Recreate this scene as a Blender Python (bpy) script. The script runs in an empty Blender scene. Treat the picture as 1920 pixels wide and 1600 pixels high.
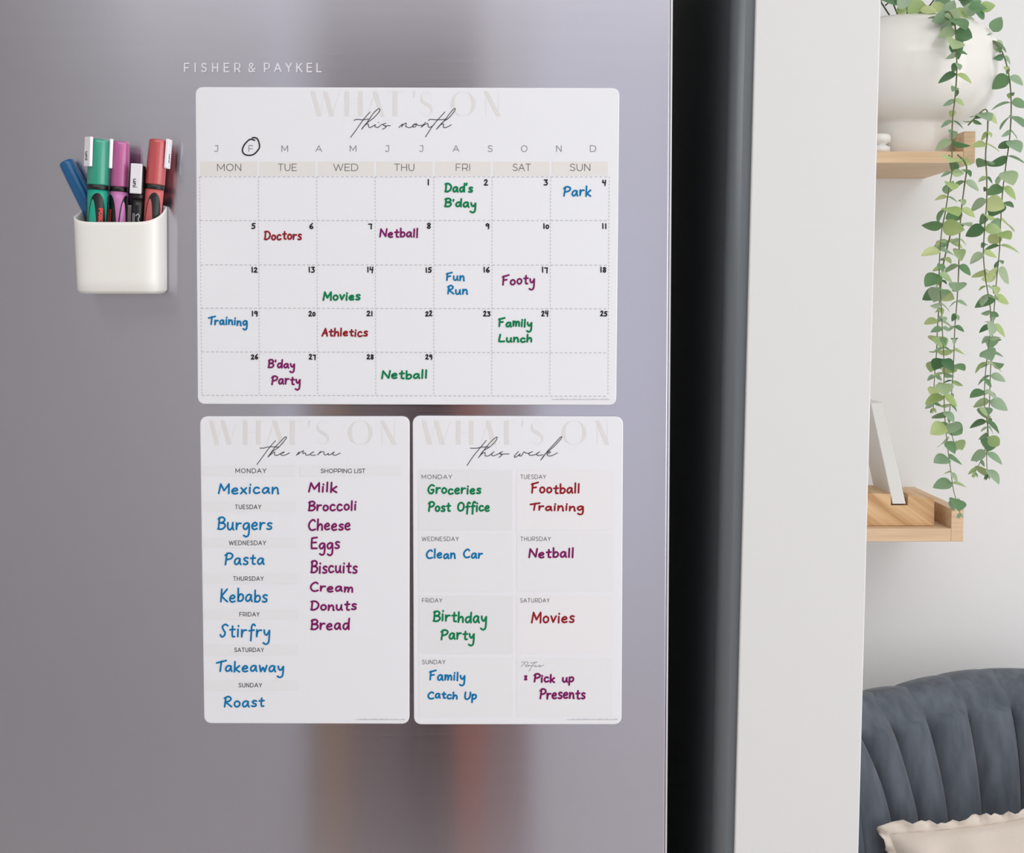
import bpy, bmesh, math, random
from mathutils import Vector, Matrix

# ------------------------------------------------------------------ camera, world, lights
S = bpy.context.scene
COL = S.collection
F = 2567.0                      # focal length in pixels of the 1920 x 1600 frame
ZC = 1.45                       # camera height
PITCH = math.atan(0.0892)       # looking slightly down
cam_d = bpy.data.cameras.new('camera')
cam_d.sensor_fit = 'HORIZONTAL'; cam_d.sensor_width = 36.0
cam_d.lens = 36.0 * F / 1920.0
cam_d.clip_start = 0.05
cam = bpy.data.objects.new('camera', cam_d); COL.objects.link(cam)
cam.location = (0, 0, ZC)
cam.rotation_euler = (math.radians(90) - PITCH, 0, 0)
S.camera = cam
S.view_settings.view_transform = 'Standard'
S.view_settings.look = 'None'
S.view_settings.gamma = 1.0
S.view_settings.use_curve_mapping = False
S.view_settings.exposure = -1.14

W = bpy.data.worlds.new('world'); S.world = W; W.use_nodes = True
bg = W.node_tree.nodes['Background']
bg.inputs[0].default_value = (0.85, 0.9, 1.0, 1); bg.inputs[1].default_value = 0.5

def area(name, loc, rot, sx, sy, rad, col=(1, 1, 1)):
    """rectangular lamp of radiance rad"""
    l = bpy.data.lights.new(name, 'AREA'); l.shape = 'RECTANGLE'; l.size = sx; l.size_y = sy
    l.energy = rad * math.pi * sx * sy; l.color = col
    o = bpy.data.objects.new(name, l); COL.objects.link(o)
    o.location = loc; o.rotation_euler = rot
    return o
R90 = math.radians(90)
# daylight through the big right-hand window, the two windows behind the camera, and two added overhead fill lights
area('daylight_right', (2.68, -0.6, 1.35), (0, R90, 0), 2.1, 3.2, 6.0, (0.97, 0.985, 1.0))
area('daylight_front_wide', (0.62, -2.68, 1.35), (R90, 0, 0), 1.1, 2.1, 1.75, (0.9, 0.9, 1.0))
area('daylight_front_narrow', (-0.86, -2.68, 1.35), (R90, 0, 0), 0.12, 2.1, 1.6, (0.88, 0.9, 1.0))
area('ceiling_panel', (0.2, -0.55, 2.66), (0, 0, 0), 2.6, 1.8, 4.6, (0.985, 0.985, 1.0))  # added soft fill from above, not a fitting of the room
area('ceiling_panel_lounge', (1.5, 0.9, 2.66), (0, 0, 0), 1.4, 1.4, 4.6, (0.98, 0.985, 1.0))  # added fill to brighten the lounge wall

# ------------------------------------------------------------------ helpers
CT, ST = math.cos(PITCH), math.sin(PITCH)
def P(px, py, Y):
    """the point of the vertical plane y = Y that is seen at a pixel of the photograph"""
    u = (px - 960.0) / F; v = (800.0 - py) / F
    d = Vector((u, CT + v * ST, -ST + v * CT))
    k = Y / d.y
    return Vector((d.x * k, Y, ZC + d.z * k))

def lin(c):
    return tuple(((v / 255.0) / 12.92 if v / 255.0 <= 0.04045 else ((v / 255.0 + 0.055) / 1.055) ** 2.4) for v in c)

def mat(name, rgb, rough=0.5, metal=0.0, spec=0.5, coat=0.0, **k):
    m = bpy.data.materials.new(name); m.use_nodes = True
    b = m.node_tree.nodes['Principled BSDF']
    b.inputs['Base Color'].default_value = (*lin(rgb), 1)
    b.inputs['Roughness'].default_value = rough
    b.inputs['Metallic'].default_value = metal
    b.inputs['Specular IOR Level'].default_value = spec
    b.inputs['Coat Weight'].default_value = coat
    b.inputs['Coat Roughness'].default_value = k.get('coat_rough', 0.1)
    return m

def nodes(m):
    return m.node_tree.nodes, m.node_tree.links, m.node_tree.nodes['Principled BSDF']

def noise_bump(m, scale, strength, dist=0.001, stretch=(1, 1, 1), detail=4, coord='Object'):
    N, L, b = nodes(m)
    tc = N.new('ShaderNodeTexCoord'); mp = N.new('ShaderNodeMapping'); mp.inputs['Scale'].default_value = stretch
    nz = N.new('ShaderNodeTexNoise'); nz.inputs['Scale'].default_value = scale; nz.inputs['Detail'].default_value = detail
    bp = N.new('ShaderNodeBump'); bp.inputs['Strength'].default_value = strength; bp.inputs['Distance'].default_value = dist
    L.new(tc.outputs[coord], mp.inputs[0]); L.new(mp.outputs[0], nz.inputs['Vector'])
    L.new(nz.outputs['Fac'], bp.inputs['Height']); L.new(bp.outputs[0], b.inputs['Normal'])
    return nz

def color_noise(m, c1, c2, scale, stretch=(1, 1, 1), detail=4, lo=0.35, hi=0.65, rot=(0, 0, 0), typ='POINT'):
    N, L, b = nodes(m)
    tc = N.new('ShaderNodeTexCoord'); mp = N.new('ShaderNodeMapping')
    mp.vector_type = typ; mp.inputs['Scale'].default_value = stretch; mp.inputs['Rotation'].default_value = rot
    nz = N.new('ShaderNodeTexNoise'); nz.inputs['Scale'].default_value = scale; nz.inputs['Detail'].default_value = detail
    r = N.new('ShaderNodeValToRGB'); r.color_ramp.elements[0].position = lo; r.color_ramp.elements[1].position = hi
    r.color_ramp.elements[0].color = (*lin(c1), 1); r.color_ramp.elements[1].color = (*lin(c2), 1)
    L.new(tc.outputs['Object'], mp.inputs[0]); L.new(mp.outputs[0], nz.inputs['Vector'])
    L.new(nz.outputs['Fac'], r.inputs[0]); L.new(r.outputs[0], b.inputs['Base Color'])
    return r

# ------------------------------------------------------------------ materials
M = {}
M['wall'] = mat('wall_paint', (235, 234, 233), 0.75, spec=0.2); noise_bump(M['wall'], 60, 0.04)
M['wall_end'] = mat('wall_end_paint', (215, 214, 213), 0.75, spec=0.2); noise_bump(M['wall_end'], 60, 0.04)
M['ceiling'] = mat('ceiling_paint', (240, 240, 238), 0.8, spec=0.2)
M['floor'] = mat('floor_boards', (205, 200, 196), 0.45); color_noise(M['floor'], (196, 190, 186), (214, 209, 205), 3, (1, 12, 1))
M['post'] = mat('post_timber', (120, 66, 48), 0.5); color_noise(M['post'], (70, 40, 38), (84, 50, 44), 3, (8, 8, 0.6))  # this and the next four colour the added slabs mirrored in the door
M['post_orange'] = mat('post_timber_orange', (196, 108, 72), 0.5)
M['curtain'] = mat('lining_brown_grey', (168, 142, 140), 0.8)
M['curtain_dark'] = mat('lining_dark', (96, 78, 80), 0.8)
M['post_tan'] = mat('post_timber_tan', (196, 156, 112), 0.6)
M['frame'] = mat('window_frame_paint', (225, 225, 230), 0.5)
M['glass'] = mat('window_glass', (245, 248, 255), 0.02)
N, L, b = nodes(M['glass']); b.inputs['Transmission Weight'].default_value = 1.0; b.inputs['IOR'].default_value = 1.02

# brushed stainless steel: grain runs sideways, so reflections smear vertically
M['steel'] = mat('brushed_steel', (186, 184, 193), 0.16, metal=1.0)
N, L, b = nodes(M['steel'])
b.inputs['Anisotropic'].default_value = 1.0
tg = N.new('ShaderNodeTangent'); tg.direction_type = 'UV_MAP'
L.new(tg.outputs[0], b.inputs['Tangent'])
tc = N.new('ShaderNodeTexCoord'); mp = N.new('ShaderNodeMapping'); mp.inputs['Scale'].default_value = (6, 1, 900)
nz = N.new('ShaderNodeTexNoise'); nz.inputs['Scale'].default_value = 1.0; nz.inputs['Detail'].default_value = 2
rr = N.new('ShaderNodeMapRange'); rr.inputs['To Min'].default_value = 0.15; rr.inputs['To Max'].default_value = 0.19
L.new(tc.outputs['Object'], mp.inputs[0]); L.new(mp.outputs[0], nz.inputs['Vector'])
L.new(nz.outputs['Fac'], rr.inputs['Value']); L.new(rr.outputs[0], b.inputs['Roughness'])
M['steel_edge'] = mat('steel_edge', (225, 222, 226), 0.3, metal=0.6)  # pale tone that carries the highlight of the door's edge
M['fridge_body'] = mat('fridge_body_grey', (178, 180, 185), 0.5)
M['gasket'] = mat('door_gasket', (18, 18, 20), 0.6)
M['graphite'] = mat('graphite_metal', (102, 107, 110), 0.36, metal=0.25)
M['badge'] = mat('badge_letters', (222, 220, 227), 0.7, spec=0.2)
M['board'] = mat('board_acrylic', (230, 230, 233), 0.32, spec=0.45)
M['tint'] = mat('print_band_beige', (224, 220, 216), 0.4, spec=0.4)
M['tint2'] = mat('print_band_grey', (228, 227, 229), 0.35, spec=0.45)
M['cell'] = mat('print_cell_grey', (225, 224, 226), 0.35, spec=0.45)
M['cell2'] = mat('print_cell_pale', (230, 228, 230), 0.35, spec=0.45)
M['ghost'] = mat('print_heading_pale', (220, 217, 215), 0.4, spec=0.4)
M['ghost_thin'] = mat('print_heading_hairline', (227, 225, 224), 0.4, spec=0.4)
M['grid'] = mat('print_grid_grey', (188, 186, 188), 0.4, spec=0.4)
M['type'] = mat('print_type_grey', (98, 97, 99), 0.4, spec=0.4)
M['type_pale'] = mat('print_type_pale_grey', (128, 127, 129), 0.4, spec=0.4)
M['type_dark'] = mat('print_type_dark', (62, 61, 64), 0.4, spec=0.4)
M['script'] = mat('print_script_dark', (58, 58, 60), 0.4, spec=0.4)
M['script_pale'] = mat('print_script_pale', (140, 140, 143), 0.4, spec=0.4)
M['url'] = mat('print_footer_grey', (190, 190, 193), 0.4, spec=0.4)
M['black_ink'] = mat('black_ink', (22, 22, 24), 0.5, spec=0.3)
M['blue_ink'] = mat('blue_ink', (0, 115, 170), 0.5, spec=0.15)
M['green_ink'] = mat('green_ink', (0, 124, 76), 0.5, spec=0.15)
M['purple_ink'] = mat('purple_ink', (124, 20, 94), 0.5, spec=0.15)
M['red_ink'] = mat('red_ink', (145, 24, 34), 0.5, spec=0.15)
M['white_plastic'] = mat('white_plastic', (234, 231, 225), 0.3, spec=0.5)
M['clip_white'] = mat('clip_white', (240, 236, 240), 0.35)
M['pen_black'] = mat('pen_black', (12, 12, 14), 0.32)
M['pen_grey'] = mat('pen_print_grey', (190, 190, 195), 0.35)
M['pen_red_print'] = mat('pen_red_print', (225, 40, 34), 0.4)
M['pen_green'] = mat('pen_green', (20, 150, 122), 0.3, coat=0.9, coat_rough=0.22)
M['pen_green_light'] = mat('pen_green_barrel', (26, 160, 132), 0.3)
M['pen_purple'] = mat('pen_mauve', (178, 84, 142), 0.3, coat=0.9, coat_rough=0.22)
M['pen_purple_light'] = mat('pen_mauve_barrel', (200, 122, 180), 0.3)
M['pen_red'] = mat('pen_coral', (188, 70, 72), 0.3, coat=0.9, coat_rough=0.22)
M['pen_red_light'] = mat('pen_coral_barrel', (205, 98, 98), 0.3)
M['pen_blue'] = mat('pen_blue', (0, 92, 146), 0.3)
M['pot'] = mat('pot_glaze', (236, 232, 226), 0.16, spec=0.5); 
M['soil'] = mat('soil', (60, 48, 38), 0.9); noise_bump(M['soil'], 120, 0.8, 0.01)
M['oak'] = mat('oak', (214, 178, 138), 0.5, spec=0.3); color_noise(M['oak'], (212, 178, 142), (229, 199, 166), 6, (1.2, 14, 30), lo=0.3, hi=0.7); noise_bump(M['oak'], 30, 0.08, 0.0006, (1, 10, 40))
M['pine'] = mat('pine', (220, 182, 134), 0.5, spec=0.3)
color_noise(M['pine'], (196, 152, 106), (230, 193, 148), 1.0, (0.16, 0.3, 0.011), lo=0.35, hi=0.62, rot=(0, math.radians(36), 0), typ='TEXTURE'); noise_bump(M['pine'], 30, 0.06, 0.0006)
M['slab_white'] = mat('slab_white', (236, 234, 230), 0.45)
M['vine'] = mat('vine_stem', (112, 118, 78), 0.6)
M['velvet'] = mat('velvet_grey', (82, 89, 98), 0.75, spec=0.15)
N, L, b = nodes(M['velvet']); b.inputs['Sheen Weight'].default_value = 0.25; b.inputs['Sheen Roughness'].default_value = 0.45
color_noise(M['velvet'], (76, 82, 90), (98, 104, 113), 16, (3, 3, 0.7), lo=0.3, hi=0.7); noise_bump(M['velvet'], 26, 0.35, 0.003, (2.5, 2.5, 0.6))
M['velvet_seam'] = mat('velvet_seam', (38, 42, 50), 0.9, spec=0.1)
M['linen'] = mat('linen_beige', (214, 202, 190), 0.9, spec=0.15); noise_bump(M['linen'], 900, 0.5, 0.0008)
M['chair_leg'] = mat('chair_leg_timber', (90, 62, 42), 0.5)

# leaves: colour differs leaf by leaf, a little light shines through
def leaf_mat():
    m = bpy.data.materials.new('eucalyptus_leaf'); m.use_nodes = True
    N, L, b = nodes(m)
    oi = N.new('ShaderNodeObjectInfo'); r = N.new('ShaderNodeValToRGB')
    e = r.color_ramp.elements
    e[0].position = 0.0; e[0].color = (*lin((84, 126, 86)), 1)
    e[1].position = 1.0; e[1].color = (*lin((206, 216, 158)), 1)
    for p, c in ((0.2, (112, 152, 104)), (0.42, (150, 180, 146)), (0.62, (176, 196, 164)), (0.8, (172, 198, 124))):
        q = e.new(p); q.color = (*lin(c), 1)
    L.new(oi.outputs['Random'], r.inputs[0]); L.new(r.outputs[0], b.inputs['Base Color'])
    b.inputs['Roughness'].default_value = 0.45
    tr = N.new('ShaderNodeBsdfTranslucent'); L.new(r.outputs[0], tr.inputs[0])
    mx = N.new('ShaderNodeMixShader'); mx.inputs[0].default_value = 0.3
    out = N['Material Output']
    L.new(b.outputs[0], mx.inputs[1]); L.new(tr.outputs[0], mx.inputs[2]); L.new(mx.outputs[0], out.inputs[0])
    return m
M['leaf'] = leaf_mat()

# ------------------------------------------------------------------ mesh helpers
def link(name, me, material=None, parent=None, smooth=False, **props):
    o = bpy.data.objects.new(name, me); COL.objects.link(o)
    if material is not None and not me.materials: me.materials.append(material)
    if parent is not None: o.parent = parent
    if smooth:
        me.polygons.foreach_set('use_smooth', [True] * len(me.polygons))
    for k, v in props.items(): o[k] = v
    return o

def from_bm(name, bm, material, parent=None, smooth=False, **props):
    me = bpy.data.meshes.new(name); bmesh.ops.recalc_face_normals(bm, faces=bm.faces); bm.to_mesh(me); bm.free()
    return link(name, me, material, parent, smooth, **props)

def from_py(name, verts, faces, material, parent=None, smooth=False, **props):
    me = bpy.data.meshes.new(name); me.from_pydata([tuple(v) for v in verts], [], faces); me.update()
    return link(name, me, material, parent, smooth, **props)

def thing(name, label, category, group=None, loc=(0, 0, 0)):
    o = bpy.data.objects.new(name, None); COL.objects.link(o); o.empty_display_size = 0.05
    o.location = loc; o['label'] = label; o['category'] = category
    if group: o['group'] = group
    return o

def part_world(o):
    """keep a part whose mesh is in world coordinates where it is, under a parent standing elsewhere"""
    p = o.parent; off = Vector()
    while p is not None: off += p.location; p = p.parent
    o.location = -off
    return o

def bm_box(bm, lo, hi, bevel=0.0, seg=2):
    vs = [bm.verts.new((x, y, z)) for x in (lo[0], hi[0]) for y in (lo[1], hi[1]) for z in (lo[2], hi[2])]
    f = [(0, 1, 3, 2), (4, 6, 7, 5), (0, 4, 5, 1), (2, 3, 7, 6), (0, 2, 6, 4), (1, 5, 7, 3)]
    fs = [bm.faces.new([vs[i] for i in q]) for q in f]
    if bevel > 0:
        es = list({e for q in fs for e in q.edges})
        bmesh.ops.bevel(bm, geom=es, offset=bevel, segments=seg, affect='EDGES', profile=0.5)

def box(name, lo, hi, material, parent=None, bevel=0.0, seg=2, **props):
    bm = bmesh.new(); bm_box(bm, lo, hi, bevel, seg)
    return from_bm(name, bm, material, parent, **props)

def structure(name, lo, hi, material, bevel=0.0):
    return box(name, lo, hi, material, bevel=bevel, kind='structure')

def prism(name, pts_front, Y0, Y1, material, parent=None, bevel=0.0, seg=3, bevel_front_only=False, **props):
    """pts_front: world (x, z) outline; extruded from y = Y0 (front) to Y1"""
    bm = bmesh.new()
    a = [bm.verts.new((x, Y0, z)) for x, z in pts_front]; c = [bm.verts.new((x, Y1, z)) for x, z in pts_front]
    ff = bm.faces.new(a); bm.faces.new(c[::-1]); n = len(a)
    for i in range(n): bm.faces.new((a[i], c[i], c[(i + 1) % n], a[(i + 1) % n]))
    bmesh.ops.recalc_face_normals(bm, faces=bm.faces)
    if bevel > 0:
        bmesh.ops.bevel(bm, geom=list(ff.edges), offset=bevel, segments=seg, affect='EDGES', profile=0.5)
    return from_bm(name, bm, material, parent, **props)

def round_corners(pts, r, n=6):
    """pts 2D polygon; returns it with rounded corners of radius r"""
    out = []; k = len(pts)
    for i in range(k):
        p0, p1, p2 = Vector(pts[i - 1]), Vector(pts[i]), Vector(pts[(i + 1) % k])
        d0 = (p0 - p1).normalized(); d1 = (p2 - p1).normalized()
        a, c = p1 + d0 * r, p1 + d1 * r
        for j in range(n + 1):
            t = j / n
            out.append(tuple(a * (1 - t) ** 2 + p1 * (2 * t * (1 - t)) * 0.86 + (a + c) * 0.5 * (2 * t * (1 - t)) * 0.14 + c * t * t))
    return out

def lathe(name, prof, material, parent=None, seg=40, smooth=True, center=(0, 0, 0), **props):
    """prof: list of (r, z)"""
    vs, fs = [], []
    for r, z in prof:
        for k in range(seg):
            a = 2 * math.pi * k / seg
            vs.append((center[0] + r * math.cos(a), center[1] + r * math.sin(a), center[2] + z))
    for i in range(len(prof) - 1):
        for k in range(seg):
            k2 = (k + 1) % seg
            fs.append((i * seg + k, i * seg + k2, (i + 1) * seg + k2, (i + 1) * seg + k))
    fs.append(tuple(range(seg))[::-1]); fs.append(tuple((len(prof) - 1) * seg + k for k in range(seg)))
    o = from_py(name, vs, fs, material, parent, smooth, **props)
    if smooth:
        o.data.polygons[-1].use_smooth = False; o.data.polygons[-2].use_smooth = False
    return o

def tube(name, pts, r, material, parent=None, seg=6, **props):
    vs, fs = [], []; n = len(pts)
    for i, p in enumerate(pts):
        p = Vector(p); t = (Vector(pts[min(i + 1, n - 1)]) - Vector(pts[max(i - 1, 0)])).normalized()
        up = Vector((0, 1, 0)) if abs(t.y) < 0.9 else Vector((1, 0, 0))
        a = t.cross(up).normalized(); c = t.cross(a)
        rr = r(i / (n - 1)) if callable(r) else r
        for k in range(seg):
            q = 2 * math.pi * k / seg
            vs.append(p + a * (rr * math.cos(q)) + c * (rr * math.sin(q)))
    for i in range(n - 1):
        for k in range(seg):
            k2 = (k + 1) % seg
            fs.append((i * seg + k, i * seg + k2, (i + 1) * seg + k2, (i + 1) * seg + k))
    fs.append(tuple(range(seg))[::-1]); fs.append(tuple((n - 1) * seg + k for k in range(seg)))
    return from_py(name, vs, fs, material, parent, True, **props)

def catmull(pts, n=5):
    if len(pts) < 3: return list(pts)
    out = []; k = len(pts)
    for i in range(k - 1):
        p0, p1, p2, p3 = pts[max(i - 1, 0)], pts[i], pts[i + 1], pts[min(i + 2, k - 1)]
        for j in range(n):
            t = j / n
            out.append(tuple(0.5 * (2 * b + (c - a) * t + (2 * a - 5 * b + 4 * c - d) * t * t + (3 * b - a - 3 * c + d) * t ** 3)
                             for a, b, c, d in zip(p0, p1, p2, p3)))
    out.append(tuple(pts[-1]))
    return out

# ------------------------------------------------------------------ pen strokes: lettering as thin ribbons of ink
def parse(s):
    """'x,y x,y! x,y ; ...' -> smooth strokes; '!' marks a sharp corner"""
    strokes = []
    for st in s.split(';'):
        runs = [[]]
        for tok in st.split():
            c = tok.endswith('!'); x, y = tok.rstrip('!').split(',')
            runs[-1].append((float(x), float(y)))
            if c: runs.append([(float(x), float(y))])
        line = []
        for r in runs:
            if not r: continue
            q = catmull(r) if len(r) > 2 else r
            if line and len(q): q = q[1:] if q[0] == line[-1] else q
            line += q
        if line: strokes.append(line)
    return strokes

HAND = {  # x-height 10, capitals 17
 'a': ("8,8.5 5,10 1.5,8 0.2,3.5 2.5,0.2 6,2.5 8,9! 8,3.5 9.5,0", 9.5), 'b': ("0,17 0.3,8 0.5,0! 1,6 4,9.5 7.5,7.5 7.5,2.5 4,0 0.5,1.5", 8),
 'c': ("7,8.5 4,10 1,8 0,4 2,0.3 5,0 8,1.5", 8), 'd': ("8,8 5,9.5 1.5,8 0,4 2,0.3 5,1 8.3,7! ; 8.6,17 8.3,7 8.8,0", 9),
 'e': ("0.5,5 5,5.4 7,7.3 5,10 2,9 0,6 0.5,2 3.5,0 7.5,1.2", 8), 'f': ("8,15.5 6,17.5 3.5,15 3.3,8 3,-5 ; 0,8.5 7,9.5", 7),
 'g': ("8,8.5 5,10 1,8 0,4 2.5,0.7 6,3 8,9! 8.6,0 8,-7.5 4.5,-10 1,-8", 9), 'h': ("0,17 0,0! 1,6 4.5,9.5 7,7 7.3,0", 8),
 'i': ("0.5,10 0.6,0 ; 0.8,14.8 1.1,14", 2), 'k': ("0,17 0,0! ; 7,10 1,4.5! 7.5,0", 8), 'l': ("0.3,17 0.5,0", 2),
 'm': ("0,10 0.2,0! 1,6 3.5,9.5 5.3,7 5.3,0! 6.5,7 9,9.5 11,7 11.3,0", 12), 'n': ("0,10 0.2,0! 1,6 4.5,9.7 7,7 7.5,0.3 8.5,0", 8.5),
 'o': ("4,10 0.8,8 0.3,3 3.5,0 7.3,2.5 7.3,7.5 4,10", 8), 'p': ("0,10 0,-8! 0,4 1,8 4.5,10 7.5,7.5 7,2.5 4,0 0.5,1", 8),
 'r': ("0,10 0.3,0! 1,6 3.5,9.3 6.5,9.3", 6.5), 's': ("6.5,9 3.5,10 0.8,8 2.5,5.5 5.8,4 6,1.2 3,0 0,0.8", 6.5),
 't': ("3.5,15 3.3,5 4,0.8 7,0.6 ; 0,10 7,10.5", 7), 'u': ("0,10 0.3,3 3,0 6.5,3 7.3,10! 7.4,3 9,0", 9),
 'v': ("0,10 3.5,0! 7.5,10", 7.5), 'w': ("0,10 2,0! 5,7! 8,0! 10.5,10", 10.5), 'x': ("0,10 7.5,0 ; 7,10 0,0", 7.5),
 'y': ("0,10 1,5 4,3 7.5,9.5! 7.6,0 6.8,-8 3.2,-10.5 -0.5,-8.5", 8),
 'A': ("0,0 6,17! 10,0 ; 1.5,6 9.5,6.5", 10), 'B': ("1,17 0.5,0! ; -0.5,15 5,17.5 9,14.5 7,10.5 1.5,9! 8,8.5 10,4.5 6,0.3 -0.5,0.5", 10),
 'C': ("10,14.5 7,17 2.5,14 0,8 2,2 6,0 11,1.5", 11), 'D': ("1,17 0.5,0! ; -1,16 5,17 10.5,12 9.5,4 4,0 -0.5,0.5", 11),
 'E': ("9,17 1,16! 0.5,8 1,0.3! 9.5,0.5 ; 0.5,9 8,9.5", 10), 'F': ("1,16 0.5,0 ; -1,14.5 10,18 ; 0.5,8.5 7,9.5", 10),
 'G': ("10,15 6,17 1.5,13 0,7 2.5,1 7,0.3 9.5,4 9.5,7.5! 5.5,7.5", 11), 'K': ("1,17 0.5,0 ; 9,17 1,7.5! 10,0", 10),
 'L': ("1.5,17 0,4 1,0.5 9.5,0.8", 10), 'M': ("0,0 2,17! 7,5! 13,17! 13.5,0", 14), 'N': ("0,0 1,16.5! 10.5,1! 12,17", 12),
 'O': ("6,17 1,13 0.5,4 5.5,0 11,4 11,13 6,17", 12), 'P': ("2,17 0.5,0 ; -0.5,14 5,17.5 10.5,14.5 8.5,9.5 2,7.5", 10),
 'R': ("1.5,16 0.5,0 ; -0.5,14.5 5,17.5 9,14 7,10 1.5,8! 10.5,0", 10.5), 'S': ("9.5,15.5 6,17.5 2,14.5 3.5,10 6,6 5,1.5 1.5,0 -0.5,3", 9),
 'T': ("6,17 5,0 ; -1,14 13,18", 9), 'U': ("0.5,17 0,6 2,0.5 7,1 10,7 10.5,17", 11), "'": ("0,17 -0.5,13.5", 1),
 '0': ("4,13 0.8,9 1,3 4,0 7,4 6.8,10 4,13", 8), '1': ("1.5,17 1.8,0", 3), '2': ("1,13.5 4.5,17 7.5,13.5 4.5,6 0.5,0.5! 9,0.5", 9),
 '3': ("1,16.5 8,16.5! 4,10! 8,6.5 6,0.5 0.5,0.5", 8), '4': ("2,17 1.2,8.5! 8.5,8.5 ; 8.5,17 7,-2", 9), '5': ("9,17 2.5,16.5! 2,9.5! 7,9.5 8,3.5 4.5,0 0.5,1", 9),
 '6': ("7,17 2,10 1.2,3 5,0 8,3.5 5.5,7.5 2,5", 8), '7': ("0.5,16 7.5,16! 6.5,8 6.5,-2", 8), '8': ("8,14 4.5,17 1.5,13.5 7.5,5 5,0 1,3.5 6,10 8,14", 8.5),
 '9': ("7.5,14 4,17 1,13 3,9 7,11 7.5,15! 7.5,6 6.5,-1", 8.5),
}
CAPS = {  # geometric capitals, height 10
 'A': ("0,0 4.8,10! 9.6,0 ; 1.7,3.3 7.9,3.3", 9.6), 'D': ("0.5,0 0.5,10! 4,10 7.6,8.8 9.3,5 7.6,1.2 4,0! 0.5,0", 9.5),
 'E': ("7,10 0.5,10! 0.5,0! 7,0 ; 0.5,5.2 6.2,5.2", 7), 'F': ("7,10 0.5,10! 0.5,0 ; 0.5,4.8 6.2,4.8", 7),
 'G': ("9,8.3 7.3,9.7 5,10 2,8.7 0.3,5 2,1.3 5,0 7.5,0.6 9,1.8! 9,5", 9.3), 'H': ("0.5,0 0.5,10 ; 8,0 8,10 ; 0.5,5 8,5", 8.5),
 'I': ("0.5,0 0.5,10", 1), 'J': ("1.5,10 5.5,10! 5.5,3 4.5,0.6 2.5,0 0.3,1.5", 6), 'K': ("0.5,0 0.5,10 ; 7.5,10 0.5,3.5 ; 3,5.8 8,0", 8),
 'L': ("0.5,10 0.5,0! 6.5,0", 6.5), 'M': ("0.5,0 0.5,10! 5.2,2.2! 9.9,10! 9.9,0", 10.4), 'N': ("0.5,0 0.5,10! 8,0! 8,10", 8.5),
 'O': ("5,10 1.8,8.6 0.4,5 1.8,1.4 5,0 8.2,1.4 9.6,5 8.2,8.6 5,10", 10), 'P': ("0.5,0 0.5,10! 4.5,10 7.3,8.8 7.3,4.7 4.5,3.4! 0.5,3.4", 7.8),
 'R': ("0.5,0 0.5,10! 4.5,10 7.3,8.8 7.3,4.7 4.5,3.4! 0.5,3.4 ; 4.8,3.4 7.6,0", 8), 'S': ("6.8,8.8 4,10 1.2,8.8 1.2,6.3 3.8,5.2 6.6,3.9 6.6,1.2 3.8,0 0.3,1.3", 7.2),
 'T': ("0,10 7.6,10 ; 3.8,10 3.8,0", 7.6), 'U': ("0.5,10 0.5,3.5 2,0.6 4.2,0 6.5,0.6 7.9,3.5 7.9,10", 8.4), 'W': ("0,10 3.3,0! 6.5,9.5! 9.8,0! 13,10", 13),
 'Y': ("0,10 4,4.3! 8,10 ; 4,4.3 4,0", 8), '&': ("8,0 1.8,7 2,9.3 4,10 5.6,8.8 5.2,6.8 1,3.8 0.8,1.2 3.2,0 6,1 8.3,4.3", 8.5),
 'C': ("9,8.3 7.3,9.7 5,10 2,8.7 0.3,5 2,1.3 5,0 7.5,0.6 9,1.8", 9.3),
}

def text_strokes(text, font, x0, x1, top, base, cap, gap=2.6, space=8, slant=0.0, dy=0.0, jitter=0.0, seed=1):
    """strokes in pixel coordinates, fitted between x0 and x1, top row and baseline row; dy = drop of the line towards its end"""
    rnd = random.Random(seed); x = 0.0; items = []
    for ch in text:
        if ch == ' ': x += space; continue
        g, w = font[ch]; items.append((x, parse(g))); x += w + gap
    total = x - gap; sx = (x1 - x0) / total; sy = (base - top) / cap
    out = []
    for gx, sts in items:
        jy = rnd.uniform(-1, 1) * jitter; js = 1 + rnd.uniform(-0.08, 0.08) * (jitter > 0)
        for st in sts:
            out.append([(x0 + (gx + u + slant * v) * sx, base - v * sy * js + jy + dy * (gx + u) / total) for u, v in st])
    return out

def ribbon(strokes, width, taper=False):
    """polygons in pixel space"""
    polys = []
    for st in strokes:
        pts = [st[0]]
        for p in st[1:]:
            if math.hypot(p[0] - pts[-1][0], p[1] - pts[-1][1]) > 0.15: pts.append(p)
        h = width / 2; n = len(pts)
        if n == 1: pts.append((pts[0][0] + 0.05, pts[0][1])); n = 2
        for i in range(n - 1):
            (x0, y0), (x1, y1) = pts[i], pts[i + 1]
            l = math.hypot(x1 - x0, y1 - y0) or 1e-6; nx, ny = -(y1 - y0) / l * h, (x1 - x0) / l * h
            polys.append([(x0 + nx, y0 + ny), (x1 + nx, y1 + ny), (x1 - nx, y1 - ny), (x0 - nx, y0 - ny)])
        if width > 1.0:
            for i, (x, y) in enumerate(pts):
                polys.append([(x + h * math.cos(k * math.pi / 4 + .39), y + h * math.sin(k * math.pi / 4 + .39)) for k in range(8)])
    return polys

def ink(name, polys, Y, material, parent, mapper=None, **props):
    vs, fs = [], []
    for i, pl in enumerate(polys):
        off = 3e-6 * (i % 24)      # overlapping pieces of a stroke must not share one plane
        b0 = len(vs)
        vs += [mapper(x, y) if mapper else P(x, y, Y - off) for x, y in pl]; fs.append(tuple(range(b0, b0 + len(pl))))
    o = from_py(name, vs, fs, material, parent, False, **props)
    if mapper is None: part_world(o)
    return o

def ink_each(name, items, Y, material, parent, label=None):
    for pl, lab in items:
        o = ink(name, pl, Y, material, parent)
        if lab or label: o['label'] = lab or label

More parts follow.
